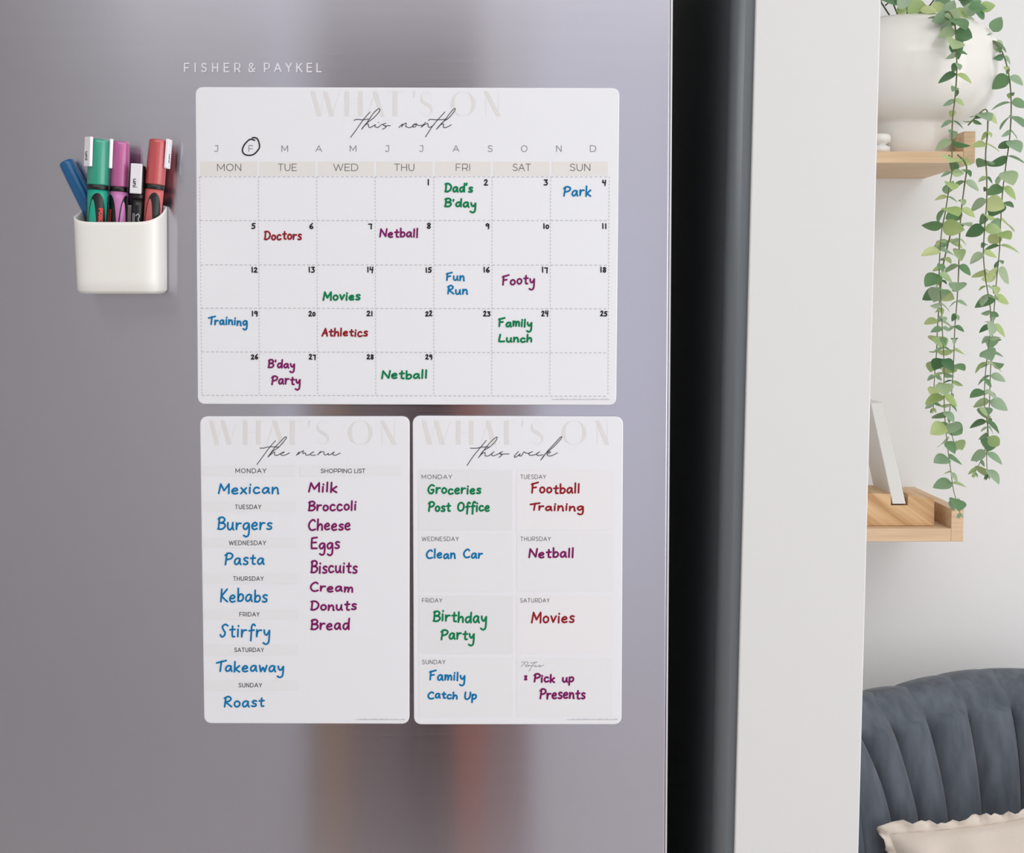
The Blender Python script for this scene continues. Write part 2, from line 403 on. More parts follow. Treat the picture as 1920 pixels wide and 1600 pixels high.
# ================================================================== SETTING
YD = 1.30          # plane of the refrigerator door
YW = 2.38          # far wall of the lounge
XR, XL, YF = 2.62, -2.3, -2.6
structure('floor', (XL, YF, -0.1), (XR, YW, 0.0), M['floor'])
structure('ceiling', (XL, YF, 2.7), (XR, YW, 2.8), M['ceiling'])
structure('wall_back', (XL - 0.1, YW, -0.1), (XR + 0.1, YW + 0.12, 2.8), M['wall'])
structure('wall_left', (XL - 0.1, YF, -0.1), (XL, YW, 2.8), M['wall'])

def wall_with_holes(name, axis, pos0, pos1, a0, a1, holes):
    """a wall with rectangular openings; a = running coordinate; holes (a0, a1, z0, z1)"""
    bm = bmesh.new(); cur = a0
    def add(s0, s1, z0, z1):
        if s1 - s0 < 1e-4 or z1 - z0 < 1e-4: return
        if axis == 'x': bm_box(bm, (s0, pos0, z0), (s1, pos1, z1))
        else: bm_box(bm, (pos0, s0, z0), (pos1, s1, z1))
    for h0, h1, z0, z1 in sorted(holes):
        add(cur, h0, -0.1, 2.8); add(h0, h1, -0.1, z0); add(h0, h1, z1, 2.8); cur = h1
    add(cur, a1, -0.1, 2.8)
    return from_bm(name, bm, M['wall'], kind='structure')
HF = [(0.05, 1.2, 0.3, 2.4), (-0.94, -0.78, 0.3, 2.4)]
wall_with_holes('wall_front', 'x', YF - 0.1, YF, XL - 0.1, XR + 0.1, HF)
wall_with_holes('wall_right', 'y', XR, XR + 0.1, YF, YW, [(-2.2, 1.0, 0.3, 2.4)])
def window(name, axis, pos, a0, a1, z0, z1, mullions):
    root = bpy.data.objects.new(name, None); COL.objects.link(root); root['kind'] = 'structure'
    t = 0.04
    def bar(s0, s1, q0, q1, nm='frame_bar'):
        lo, hi = ((s0, pos - 0.03, q0), (s1, pos + 0.03, q1)) if axis == 'x' else ((pos - 0.03, s0, q0), (pos + 0.03, s1, q1))
        box(nm, lo, hi, M['frame'], root, bevel=0.004)
    bar(a0, a0 + t, z0, z1); bar(a1 - t, a1, z0, z1); bar(a0 + t, a1 - t, z0, z0 + t); bar(a0 + t, a1 - t, z1 - t, z1)
    edges = [a0 + t] + [m for m in mullions] + [a1 - t]
    for m in mullions: bar(m - t / 2, m + t / 2, z0 + t, z1 - t)
window('window_1', 'x', YF - 0.04, HF[0][0], HF[0][1], 0.3, 2.4, [0.62])
window('window_2', 'x', YF - 0.04, HF[1][0], HF[1][1], 0.3, 2.4, [])
window('window_3', 'y', XR + 0.05, -2.2, 1.0, 0.3, 2.4, [-1.13, -0.07])
# unseen coloured slabs, added to put brown streaks into the reflection on the door
structure('trim_1', (-0.25, -0.89, 0.0), (-0.145, -0.80, 1.95), M['post'], bevel=0.006)
structure('trim_3', (-0.145, -0.89, 0.0), (-0.07, -0.80, 1.3), M['post_orange'], bevel=0.004)
structure('wall_half', (-0.53, -0.98, 0.0), (0.05, -0.9, 1.32), M['curtain'], bevel=0.004)
structure('trim_4', (-0.5, -0.898, 0.0), (-0.42, -0.86, 1.3), M['post_tan'], bevel=0.004)
structure('trim_2', (-0.7, YF, 0.0), (-0.12, YF + 0.03, 2.5), M['curtain_dark'], bevel=0.004)

# the white end of the wall beside the refrigerator
def quad_prism(name, px_l, px_r, Y0, Y1, material, parent=None, bevel=0.0, **props):
    """upright slab whose left and right edges follow two lines of the photograph ((top x, bottom x) at rows 0 and 1600)"""
    def edge(px, z):
        a, c = P(px[0], 0, Y0), P(px[1], 1600, Y0); t = (z - c.z) / (a.z - c.z)
        return c.x + (a.x - c.x) * t
    z0, z1 = 0.0, 2.7
    def xz(z): return (edge(px_l, z), z), (edge(px_r, z), z)
    (a, c), (d, e) = xz(z0), xz(z1)
    return prism(name, [a, c, e, d], Y0, Y1, material, parent, bevel=bevel, **props)
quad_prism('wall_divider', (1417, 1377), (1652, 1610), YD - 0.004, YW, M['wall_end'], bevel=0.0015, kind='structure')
# graphite lining panel between refrigerator and wall end: long side face, rounded nose, narrow front
def graphite_panel():
    a, c = P(1416.5, 0, YD), P(1377, 1600, YD)
    zt, zb = 2.7, 0.0; sl = (a.x - c.x) / (a.z - c.z)
    prof = []  # (dx from right edge, y)
    w, r = 0.0215, 0.0125
    prof.append((0.0, YD + 0.66)); prof.append((0.0, YD)); prof.append((-(w - r), YD))
    for k in range(1, 13):
        q = k / 12 * math.pi / 2
        prof.append((-(w - r) - r * math.sin(q), YD + r - r * math.cos(q)))
    prof.append((-w - 0.001, YD + 0.66))
    vs, fs = [], []
    for z in (zb, zt):
        x = c.x + sl * (z - c.z)
        vs += [(x + dx, y, z) for dx, y in prof]
    n = len(prof)
    fs = [(i, (i + 1) % n, n + (i + 1) % n, n + i) for i in range(n)] + [tuple(range(n))[::-1], tuple(range(n, 2 * n))]
    o = from_py('lining_panel', vs, fs, M['graphite'], None, True)
    for i in (0, 1, n - 1, n, n + 1, n - 2): o.data.polygons[i].use_smooth = False
    o['label'] = 'dark graphite upright panel with rounded nose between refrigerator door and white wall end'
    o['category'] = 'panel'
graphite_panel()

# ================================================================== REFRIGERATOR
fr = thing('refrigerator', 'stainless steel refrigerator whose door carries the planner boards and pen holder', 'refrigerator', loc=(-0.3, YD + 0.35, 0))
a, c = P(1258.5, 0, YD), P(1247.5, 1600, YD)
sl = (a.x - c.x) / (a.z - c.z)
def dx_(z): return c.x + sl * (z - c.z)
zb, zt = 0.12, 2.08
pts = [(-0.72, zb), (dx_(zb), zb), (dx_(zt), zt), (-0.72, zt)]
door = prism('door', pts, YD, YD + 0.055, M['steel'], fr, bevel=0.0022, seg=3); part_world(door)
uv = door.data.uv_layers.new(name='UVMap')
for lp in door.data.loops:
    v = door.data.vertices[lp.vertex_index].co; uv.data[lp.index].uv = (v.z, v.x)
pts = [(dx_(zb) , zb), (dx_(zb) + 0.0016, zb), (dx_(zt) + 0.0016, zt), (dx_(zt), zt)]
part_world(prism('door_edge_strip', pts, YD + 0.001, YD + 0.05, M['steel_edge'], fr, label='bright metal strip on the door edge'))  # edge highlight modelled as a thin pale strip
part_world(box('gasket', (-0.70, YD + 0.055, zb + 0.02), (dx_(zb) - 0.015, YD + 0.07, zt - 0.02), M['gasket'], fr))
part_world(box('body', (-0.72, YD + 0.07, 0.06), (dx_(zb) - 0.004, YD + 0.70, zt), M['fridge_body'], fr, bevel=0.004))
for x in (-0.68, 0.05):
    for y in (YD + 0.12, YD + 0.62):
        part_world(lathe('foot', [(0.02, 0), (0.02, 0.06)], M['gasket'], fr, seg=16, center=(x, y, 0)))
badge = ink('badge_lettering', ribbon(text_strokes('FISHER', CAPS, 345.5, 450, 119, 134.5, 10, gap=9), 2.5)
    + ribbon(text_strokes('&', CAPS, 466, 478, 119, 134.5, 10), 2.4)
    + ribbon(text_strokes('PAYKEL', CAPS, 495.5, 602, 119, 134.5, 10, gap=7.5), 2.5), YD - 0.0006, M['badge'], fr, label='pale raised maker name on the door')

# ================================================================== PLANNER BOARDS
YB = YD - 0.0032        # front face of the boards
YI = YB - 0.00012       # printed bands
YT = YB - 0.00022       # type
YH = YB - 0.00034       # handwriting
def board(name, corners, r_px, label, category='planner'):
    root = thing(name, label, category, 'whiteboard planners on the refrigerator door')
    pc = [P(x, y, YB) for x, y in corners]
    ctr = sum(pc, Vector()) / 4; root.location = (ctr.x, YD, ctr.z)
    out = round_corners([(p.x, p.z) for p in pc], r_px / 1975.0, 8)
    sh = prism('sheet', out, YB, YD - 0.0006, M['board'], root, bevel=0.0009, seg=3); part_world(sh)
    # magnetic backing
    inn = round_corners([(ctr.x + (p.x - ctr.x) * 0.985, ctr.z + (p.z - ctr.z) * 0.985) for p in pc], r_px / 2100.0, 6)
    part_world(prism('magnetic_backing', inn, YD - 0.0006, YD - 0.00005, M['gasket'], root))
    return root

def rects(rs):
    return [([[(x0, y0), (x1, y0), (x1, y1), (x0, y1)]], None) for x0, y0, x1, y1 in rs]

def whats_on(root, wx, hx, ad, tx, apx, scx, ocx, nx, y0, y1, orx=23, sw=11):
    """pale display heading: heavy strokes and hairlines"""
    H = y1 - y0; th = 8.0
    heavy = []; thin = []
    def bar(xa, xb, w=th): heavy.append([(xa - w / 2, y0), (xa + w / 2, y0), (xb + w / 2, y1), (xb - w / 2, y1)])
    (w1, w1b), (w2, w2b) = wx
    bar(w1, w1b); bar(w2, w2b)
    bar(hx[0], hx[0]); bar(hx[1], hx[1]); bar(ad[0], ad[1]); bar(tx, tx); bar(nx[0], nx[1])
    thin += ribbon([[(w1b, y1), (w2, y0)], [(w2b, y1), (w2b + (w2b - w2) * 1.2, y0)], [(hx[0], (y0 + y1) / 2), (hx[1], (y0 + y1) / 2)],
                    [(ad[0], y0), (ad[0] - 14, y1)], [(tx - 16, y0 + 0.8), (tx + 17, y0 + 0.8)], [(nx[0], y0), (nx[0], y1)], [(nx[1], y0), (nx[1], y1)]], 1.1)
    _apo = ([(apx, y0), (apx + 4, y0), (apx + 1.5, y0 + 12), (apx, y0 + 12)]); heavy.append(_apo)
    # S : heavy spine, thin ends
    s = [(scx + sw * 0.7, y0 + H * 0.13), (scx, y0 + 1), (scx - sw * 0.85, y0 + H * 0.16), (scx - sw * 0.75, y0 + H * 0.36), (scx, y0 + H * 0.5),
         (scx + sw * 0.85, y0 + H * 0.66), (scx + sw * 0.9, y0 + H * 0.86), (scx, y1 - 1), (scx - sw, y0 + H * 0.84)]
    thin += ribbon([catmull(s)], 1.4)
    sp = catmull(s[2:7], 6); n = len(sp)
    for i in range(n - 1):
        wa, wb = [1.0 + 4.8 * math.sin(math.pi * k / (n - 1)) for k in (i, i + 1)]
        heavy.append([(sp[i][0] - wa / 2, sp[i][1] + wa * .25), (sp[i][0] + wa / 2, sp[i][1] - wa * .25), (sp[i + 1][0] + wb / 2, sp[i + 1][1] - wb * .25), (sp[i + 1][0] - wb / 2, sp[i + 1][1] + wb * .25)])
    # O : heavy sides
    K = 40
    for k in range(K):
        q0, q1 = 2 * math.pi * k / K, 2 * math.pi * (k + 1) / K
        def pt(q, o):
            w = (0.8 + 6.2 * abs(math.cos(q)) ** 1.6) if o else 0
            return (ocx + (orx - w) * math.cos(q), (y0 + y1) / 2 + (H / 2 - (1.0 if o else 0)) * math.sin(q))
        (heavy if abs(math.cos((q0 + q1) / 2)) > 0.35 else thin).append([pt(q0, 0), pt(q1, 0), pt(q1, 1), pt(q0, 1)])
    ink('heading_print', heavy, YI, M['ghost'], root, label='pale grey heading letters')
    ink('heading_hairlines', thin, YI + 0.00004, M['ghost_thin'], root, kind='stuff', label='very pale hairlines of the heading')

def zoomed(s, ox, oy, k):
    return [[(ox + x / k, oy + y / k) for x, y in st] for st in parse(s)]

def write(root, name, words, material, width, lab):
    for i, w in enumerate(words):
        t, x0, x1, top, base = w[:5]; dy = w[5] if len(w) > 5 else 0
        st = text_strokes(t, HAND, x0 + width / 2, x1 - width / 2, top + width / 2, base - width / 2, 17, gap=3.8, space=12, slant=0.05, dy=dy, jitter=0.9, seed=i * 7 + len(t))
        ink('handwritten_word', ribbon(st, width), YH, material, root, label=lab + ' ' + t if t != 'x' else lab + ' cross')

def caps_line(items, width, gap=2.6):
    out = []
    for t, x0, x1, top, base in items:
        st = text_strokes(t, CAPS, x0 + width / 2, x1 - width / 2, top + width / 2, base - width / 2, 10, gap=gap)
        out.append((ribbon(st, width), 'printed word ' + t))
    return out

# ---- monthly board
mb = board('monthly_planner', [(370.5, 758), (1155.5, 760), (1161.5, 165), (366, 163)], 13,
           'large white monthly calendar board titled this month with handwritten dates')
vt = [374.4, 484.6, 594, 703.4, 813.6, 922.8, 1032.6, 1142.4]
vb = [378.5, 486.4, 595.6, 704.8, 813.4, 922, 1031, 1140]
hl = [331.5, 331.8], [413.8, 413.6], [496.8, 497.2], [578, 579.2], [660, 661.8], [741.5, 743.2]
def gx(i, y): return vt[i] + (vb[i] - vt[i]) * (y - 331.5) / 411
ink_each('weekday_band', [([[(gx(i, 303) + 2.5, 303.5), (gx(i + 1, 303) - 2.5, 303.5), (gx(i + 1, 330) - 2.5, 329), (gx(i, 330) + 2.5, 329)]], None) for i in range(7)], YI, M['tint'], mb, label='beige printed band behind the weekday names')
dash = []
for l, r in hl:
    x0, x1 = gx(0, l), gx(7, r); n = 84
    for k in range(n):
        xa = x0 + (x1 - x0) * k / n; xb = xa + 5.0
        ya, yb = [l + (r - l) * (x - x0) / (x1 - x0) for x in (xa, xb)]
        dash.append([(xa, ya - .65), (xb, yb - .65), (xb, yb + .65), (xa, ya + .65)])
for i in range(8):
    n = 62
    for k in range(n):
        ya = 331.5 + 411 * k / n; yb = ya + 3.2
        dash.append([(gx(i, ya) - .6, ya), (gx(i, ya) + .6, ya), (gx(i, yb) + .6, yb), (gx(i, yb) - .6, yb)])
ink('grid_lines', dash, YT, M['grid'], mb, kind='stuff', label='dashed grey grid lines')
whats_on(mb, ((586, 599), (609.5, 622)), (650.5, 676), (703, 717), 741, 775, 799.5, 868.5, (911, 935), 171.5, 218)
ink('script_title', ribbon(zoomed("385,130 270,260 160,420 65,545 ; 120,272 160,252 270,258 360,245 ; 245,415 350,280 440,150 520,80 545,88 530,130 440,230 330,310 260,390! 310,340 350,325 360,370 390,385 440,355 475,340! 460,365 490,383 520,380 560,345 ; 518,300 522,304 ; 560,345 640,315! 600,335 612,352 645,362 635,388 585,412 ; 630,365 670,355 715,355 ; 855,385 915,325! 900,378 ; 900,365 940,330 975,313 965,370! 985,375 1020,388 1060,378 1100,335 1145,325 1130,365 1090,380 1095,345 1145,335 1180,352 1240,345! ; 1290,300 1220,380! 1290,330 1330,322 1335,372 1370,380 1425,345 ; 1610,130 1430,330 1290,540 ; 1340,270 1370,252 1490,258 1655,248 ; 1470,415 1600,270 1700,140 1760,75 1775,98 1680,220 1570,300 1480,400! 1540,340 1590,330 1580,375 1610,388 1660,370 1715,340", 650, 195, 8.727), 1.35), YT - 0.00004, M['script'], mb, label='thin black script title')
for ch, cx in zip('JFMAMJJASOND', (405.5, 470, 534, 597.8, 662, 726, 790, 855, 919, 983, 1048, 1112)):
    w = CAPS[ch][1] * 1.18
    ink('month_initial', ribbon(text_strokes(ch, CAPS, cx - w / 2, cx + w / 2, 273, 284.3, 10), 1.15), YT, M['type_pale'], mb)
ink_each('weekday_name', caps_line([('MON', 406.5, 453, 307, 320.8), ('TUE', 521, 556.5, 307, 320.8), ('WED', 625, 672, 307, 320.8), ('THU', 739, 777.5, 307, 320.8),
     ('FRI', 854, 882, 307, 320.8), ('SAT', 961, 995.5, 307, 320.8), ('SUN', 1068, 1107.5, 307, 320.8)], 1.25, 2.2), YT, M['type'], mb, label='grey weekday names')
circ = zoomed("600,712 560,705 515,750 500,800 530,832 590,828 635,780 638,740 622,700 600,690 580,692", 340, 100, 4.364)
ink('circled_month', ribbon(circ, 2.5), YH, M['black_ink'], mb, label='black pen circle around the F')
nums = []; n = 1
yr = [(336.5, 348), (418.5, 429.5), (500.5, 511.5), (583, 593.5), (664, 674.5)]
xr = [[None, None, None, 803, 911, 1023, 1132.5], [475, 583.5, 694, 804, 914, 1024, 1133], [477, 584, 694, 803.5, 912, 1021.5, 1131],
      [477.5, 585, 693, 804, 912.5, 1021.5, 1132], [477, 585.5, 694, 804, None, None, None]]
st = []
for r_, row in enumerate(xr):
    for x in row:
        if x is None: continue
        t = str(n); y0, y1 = yr[r_]
        w = 6.5 if len(t) == 1 else (10.5 if '1' in t else 12.0)
        if t == '1': w = 1.5
        if t == '11': w = 8
        ink('date_number', ribbon(text_strokes(t, HAND, x - w / 2, x + w / 2, y0 + 1, y1 - 1, 17, gap=3.5, jitter=0.3, seed=n), 2.35), YH, M['black_ink'], mb)
        n += 1
write(mb, 'green_handwriting', [("Dad's", 833.5, 887, 343, 361), ("B'day", 833, 893.5, 371, 389, 2), ('Movies', 604.5, 676, 546, 564), ('Family', 934, 998.5, 595.5, 613.5, 1), ('Lunch', 934, 998.5, 626, 642.5), ('Netball', 714.5, 802, 692.5, 711.5)], M['green_ink'], 3.5, 'green marker handwriting')
write(mb, 'blue_handwriting', [('Park', 1055.5, 1109.5, 348.5, 369.5, -1), ('Fun', 836, 872, 510, 527), ('Run', 838, 878, 535, 552.5), ('Training', 390, 465, 592, 609.5, 2)], M['blue_ink'], 3.1, 'blue marker handwriting')
write(mb, 'red_handwriting', [('Doctors', 495, 566, 432, 451), ('Athletics', 602.5, 690, 615, 632)], M['red_ink'], 3.1, 'dark red marker handwriting')
write(mb, 'purple_handwriting', [('Netball', 711, 785, 427, 446, 1), ('Footy', 941, 1003.5, 516, 536, -2), ("B'day", 502, 553.5, 673.5, 690.5, 2), ('Party', 508, 564, 703, 722.5)], M['purple_ink'], 3.2, 'purple marker handwriting')
def footer(root, x0, x1, y):
    st = []; x = x0; rnd = random.Random(int(x0))
    while x < x1:
        w = rnd.uniform(1.6, 3.2); h = rnd.choice((1.2, 1.6, 2.6))
        st.append([(x, y + 1.4), (x + w * .25, y + 1.4 - h), (x + w * .6, y + 1.2), (x + w * .9, y + 1.4 - h * .6)]); x += w + 0.8
    ink('footer_line', ribbon(st, 0.9), YT, M['url'], root, kind='stuff', label='tiny pale footer print')
footer(mb, 1035, 1143, 748.5)

# ---- menu board
me_ = board('menu_planner', [(382.5, 1357), (767.5, 1358), (768, 781), (374.5, 781)], 14, 'white menu and shopping list board titled the menu, beside this week')
bl = lambda y: 380 + (y - 870) * 0.012
bands = [(873, 893), (940, 960), (1008, 1028), (1075, 1095), (1142, 1162), (1209, 1229), (1276, 1296)]
ink_each('day_band', rects([(bl(a), a, 553 + (a - 870) * .02, b) for a, b in bands] + [(562, 872, 752, 893)]), YI, M['tint2'], me_, label='faint grey printed bands')
whats_on(me_, ((396, 407), (417.5, 430)), (460, 484.5), (514.5, 529), 548.5, 578, 605, 675.7, (716.5, 740), 789, 834)
ink('script_title', ribbon(zoomed("500,175 380,310 240,500 125,655 ; 185,325 260,325 370,300 560,305 ; 345,505 480,320 600,190 690,105 715,112 690,160 560,310 440,390 360,490! 430,430 480,405 480,460 530,470 590,440 670,400 650,420 600,440 630,470 700,460 780,420 ; 915,470 970,400! 945,455 ; 945,450 1010,400 1060,380 1040,430 1100,420! 1105,465 1170,458 1210,430 1262,400 1215,425 1195,455 1230,470 1300,465 ; 1400,390 1340,462! 1400,410 1460,398 1470,450 1500,462 1560,430! 1550,455 1590,458 1675,400! 1640,450 1690,468 1740,450 1795,425", 470, 810, 10.667), 1.25), YT - 0.00004, M['script'], me_, label='thin black script title')
ink_each('weekday_name', caps_line([('MONDAY', 441, 499.5, 878.5, 887.5), ('TUESDAY', 440.5, 490, 946.5, 955.2), ('WEDNESDAY', 429, 499, 1014, 1022.7), ('THURSDAY', 437, 494.5, 1081, 1089.6),
    ('FRIDAY', 448.5, 487, 1148, 1156.5), ('SATURDAY', 439, 495, 1214.8, 1223.2), ('SUNDAY', 447, 491.5, 1281, 1289.5)], 1.15, 3.2), YT, M['type_dark'], me_, label='small black weekday names')
ink_each('list_heading', caps_line([('SHOPPING', 601, 660, 879, 887.5), ('LIST', 664, 685, 879, 887.5)], 1.15, 2.2), YT, M['type_dark'], me_, label='small black shopping list heading')
write(me_, 'blue_handwriting', [('Mexican', 408.5, 524, 905.5, 927.5), ('Burgers', 407.5, 510.5, 970.5, 995), ('Pasta', 420.5, 496.5, 1037, 1060.5), ('Kebabs', 412, 502, 1104, 1130), ('Stirfry', 412, 507, 1171, 1196),
    ('Takeaway', 405, 533, 1240, 1261.5), ('Roast', 419, 496, 1305.5, 1327.5)], M['blue_ink'], 3.2, 'blue marker handwriting')
write(me_, 'purple_handwriting', [('Milk', 577.5, 633.5, 903.5, 924.5), ('Broccoli', 577.5, 669, 937, 958.5), ('Cheese', 577, 658, 973, 995.5), ('Eggs', 581.5, 637.5, 1008, 1031), ('Biscuits', 582, 670.5, 1052.5, 1076),
    ('Cream', 580.5, 663, 1091.5, 1110.5, 1), ('Donuts', 582, 669, 1125, 1145.5), ('Bread', 582, 656, 1159, 1181.5, 1)], M['purple_ink'], 3.4, 'purple marker handwriting')
footer(me_, 668, 760, 1349)

# ---- weekly board
wb = board('weekly_planner', [(776, 1359), (1165.5, 1359), (1168.5, 781.5), (773.5, 780)], 14, 'white weekly board titled this week with eight shaded day boxes')
ink_each('day_cell', rects([(784.5, 881, 960, 995), (785, 1117.5, 961, 1226)]), YI, M['cell'], wb, label='shaded grey day boxes')
ink_each('day_cell', rects([(785, 1000, 960, 1110), (785.5, 1234, 961, 1345), (969, 1000, 1149, 1110), (969, 1234, 1148, 1345)]), YI, M['tint2'], wb, label='lighter grey day boxes')
ink_each('day_cell', rects([(968.5, 881, 1151, 995), (969, 1117.5, 1149, 1226)]), YI, M['cell2'], wb, label='palest day boxes')
whats_on(wb, ((795, 806), (817.5, 830)), (859.5, 884), (915, 926), 949.8, 978, 1007, 1076.5, (1120, 1139), 789, 834)
ink('script_title', ribbon(zoomed("450,155 330,300 200,460 105,605 ; 165,295 270,295 380,275 500,275 ; 310,465 440,290 540,170 630,95 645,112 600,190 500,280 400,340 320,450! 380,390 430,375 430,430 480,435 530,405 590,355! 545,405 570,432 640,410 740,355! 690,385 735,410 680,462 ; 700,405 780,400 860,398 ; 1030,355 960,430 965,458 1020,430 1060,395! 1045,430 1085,428 1125,365 1160,380 1210,385 1282,355 1225,385 1220,412 1260,422 1340,405 1410,360 1365,390 1365,420 1400,425 1470,410 ; 1430,512 1560,340 1700,190 1790,90 1795,125 1650,280 1500,410 1440,500 ; 1520,385 1590,358 1600,375 1540,400! 1565,432 1620,430 1680,405 1730,378", 865, 810, 9.6), 1.3), YT - 0.00004, M['script'], wb, label='thin black script title')
ink_each('weekday_name', caps_line([('MONDAY', 790, 848, 890, 898.8), ('TUESDAY', 975.5, 1024, 890, 898.6), ('WEDNESDAY', 790.5, 860.5, 1006.5, 1015.2), ('THURSDAY', 975.5, 1033, 1006.5, 1015),
    ('FRIDAY', 791, 829.5, 1122, 1130.5), ('SATURDAY', 975, 1031, 1122, 1130.5), ('SUNDAY', 791, 835.5, 1237.5, 1246)], 1.0, 3.0), YT, M['type'], wb, label='small grey weekday names')
ink('notes_heading', ribbon(zoomed("160,285 255,185! 290,288! 350,165 ; 170,165 250,160 340,160 ; 330,262 365,242 375,262 340,275 330,262 ; 375,250 440,255 ; 565,150 460,245 370,400 ; 400,190 580,165 ; 440,260 510,262 550,242 520,258 530,284 600,268 655,240! 630,255 665,272 630,288 ; 665,272 760,240", 965, 1230, 13.714), 0.95), YT, M['script_pale'], wb, label='pale grey script word')
write(wb, 'green_handwriting', [('Groceries', 801, 902.5, 907.5, 927.5), ('Post Office', 802, 919, 941, 961, -1), ('Birthday', 811.5, 913.5, 1143, 1166, 4), ('Party', 825.5, 890.5, 1179, 1201)], M['green_ink'], 3.5, 'green marker handwriting')
write(wb, 'red_handwriting', [('Football', 995.5, 1088, 906, 926.5), ('Training', 993.5, 1095.5, 940.5, 957.5, 2), ('Movies', 995.5, 1077.5, 1147, 1169)], M['red_ink'], 3.3, 'dark red marker handwriting')
write(wb, 'blue_handwriting', [('Clean Car', 798, 905.5, 1030, 1049, -1), ('Family', 804.5, 873, 1257.5, 1277, 1), ('Catch Up', 801, 894.5, 1295, 1311.5, 1)], M['blue_ink'], 3.3, 'blue marker handwriting')
write(wb, 'purple_handwriting', [('Netball', 990.5, 1077, 1027, 1047.5), ('x', 982.5, 989, 1263, 1277), ('Pick up', 1000, 1077, 1263.5, 1281), ('Presents', 1011, 1098, 1290.5, 1312)], M['purple_ink'], 3.5, 'purple marker handwriting')
footer(wb, 1064, 1158, 1349)

# ================================================================== PEN HOLDER
def pen_holder():
    root = thing('pen_holder', 'white plastic magnetic cup holding five markers on the steel door', 'pen holder')
    D, Wd = 0.044, 0.0785; cx = -0.3622
    z_bot = P(228, 551, YD - D).z; z_back = P(228, 384, YD).z; z_front = P(228, 416.5, YD - D).z
    root.location = (cx, YD, z_bot)
    K = 56
    def ring(inset, s):
        out = []
        for k in range(K):
            q = 2 * math.pi * k / K; cq, sq = math.cos(q), math.sin(q); e = 0.38
            x = (Wd / 2 - inset) * s * math.copysign(abs(cq) ** e, cq)
            # front half rounded, back half square against the door
            ee = 0.38 if sq < 0 else 0.12
            d = (D / 2 - inset) * math.copysign(abs(sq) ** ee, sq)
            out.append((x, d))
        return out
    vs, fs = [], []
    rows = []
    def level(t, inset, s, lift=0.0):
        """t 0 bottom .. 1 rim"""
        idx = []
        for x, d in ring(inset, s):
            f = max(0.0, min(1.0, (0.5 - d / D)))      # 0 at door, 1 at front
            side = min(1.0, abs(x) / (Wd / 2))
            top = z_back + (z_front - z_back) * (1 - (1 - f) ** 1.7) * (1 - 0.28 * side ** 6)
            z = z_bot + (top - z_bot) * t + lift
            idx.append(len(vs)); vs.append((cx + x, YD - D / 2 + d - 0.0005, z))
        rows.append(idx)
    # outside, from the bottom up; then over the rim and down inside
    level(0, 0.012, 0.96); level(0.0, 0.006, 0.96); level(0.015, 0.002, 0.96); level(0.05, 0.0, 0.962)
    for t in (0.2, 0.4, 0.6, 0.8, 0.95): level(t, 0.0, 0.962 + 0.038 * t)
    level(0.995, 0.0, 1.0); level(1.0, 0.0006, 1.0); level(1.0, 0.0016, 1.0); level(0.993, 0.0022, 1.0)
    level(0.5, 0.002, 0.98); level(0.06, 0.0022, 0.962); level(0.04, 0.010, 0.96)
    for a, b in zip(rows[:-1], rows[1:]):
        for k in range(K):
            k2 = (k + 1) % K; fs.append((a[k], a[k2], b[k2], b[k]))
    fs.append(tuple(rows[0])[::-1]); fs.append(tuple(rows[-1]))
    o = from_py('cup', vs, fs, M['white_plastic'], root, True); part_world(o)
    bm = bmesh.new(); bm.from_mesh(o.data); bmesh.ops.recalc_face_normals(bm, faces=bm.faces); bm.to_mesh(o.data); bm.free()
    part_world(box('magnet_strip', (cx - 0.03, YD - 0.00045, z_bot + 0.02), (cx + 0.03, YD - 0.00002, z_bot + 0.05), M['gasket'], root))
    return root
pen_holder()

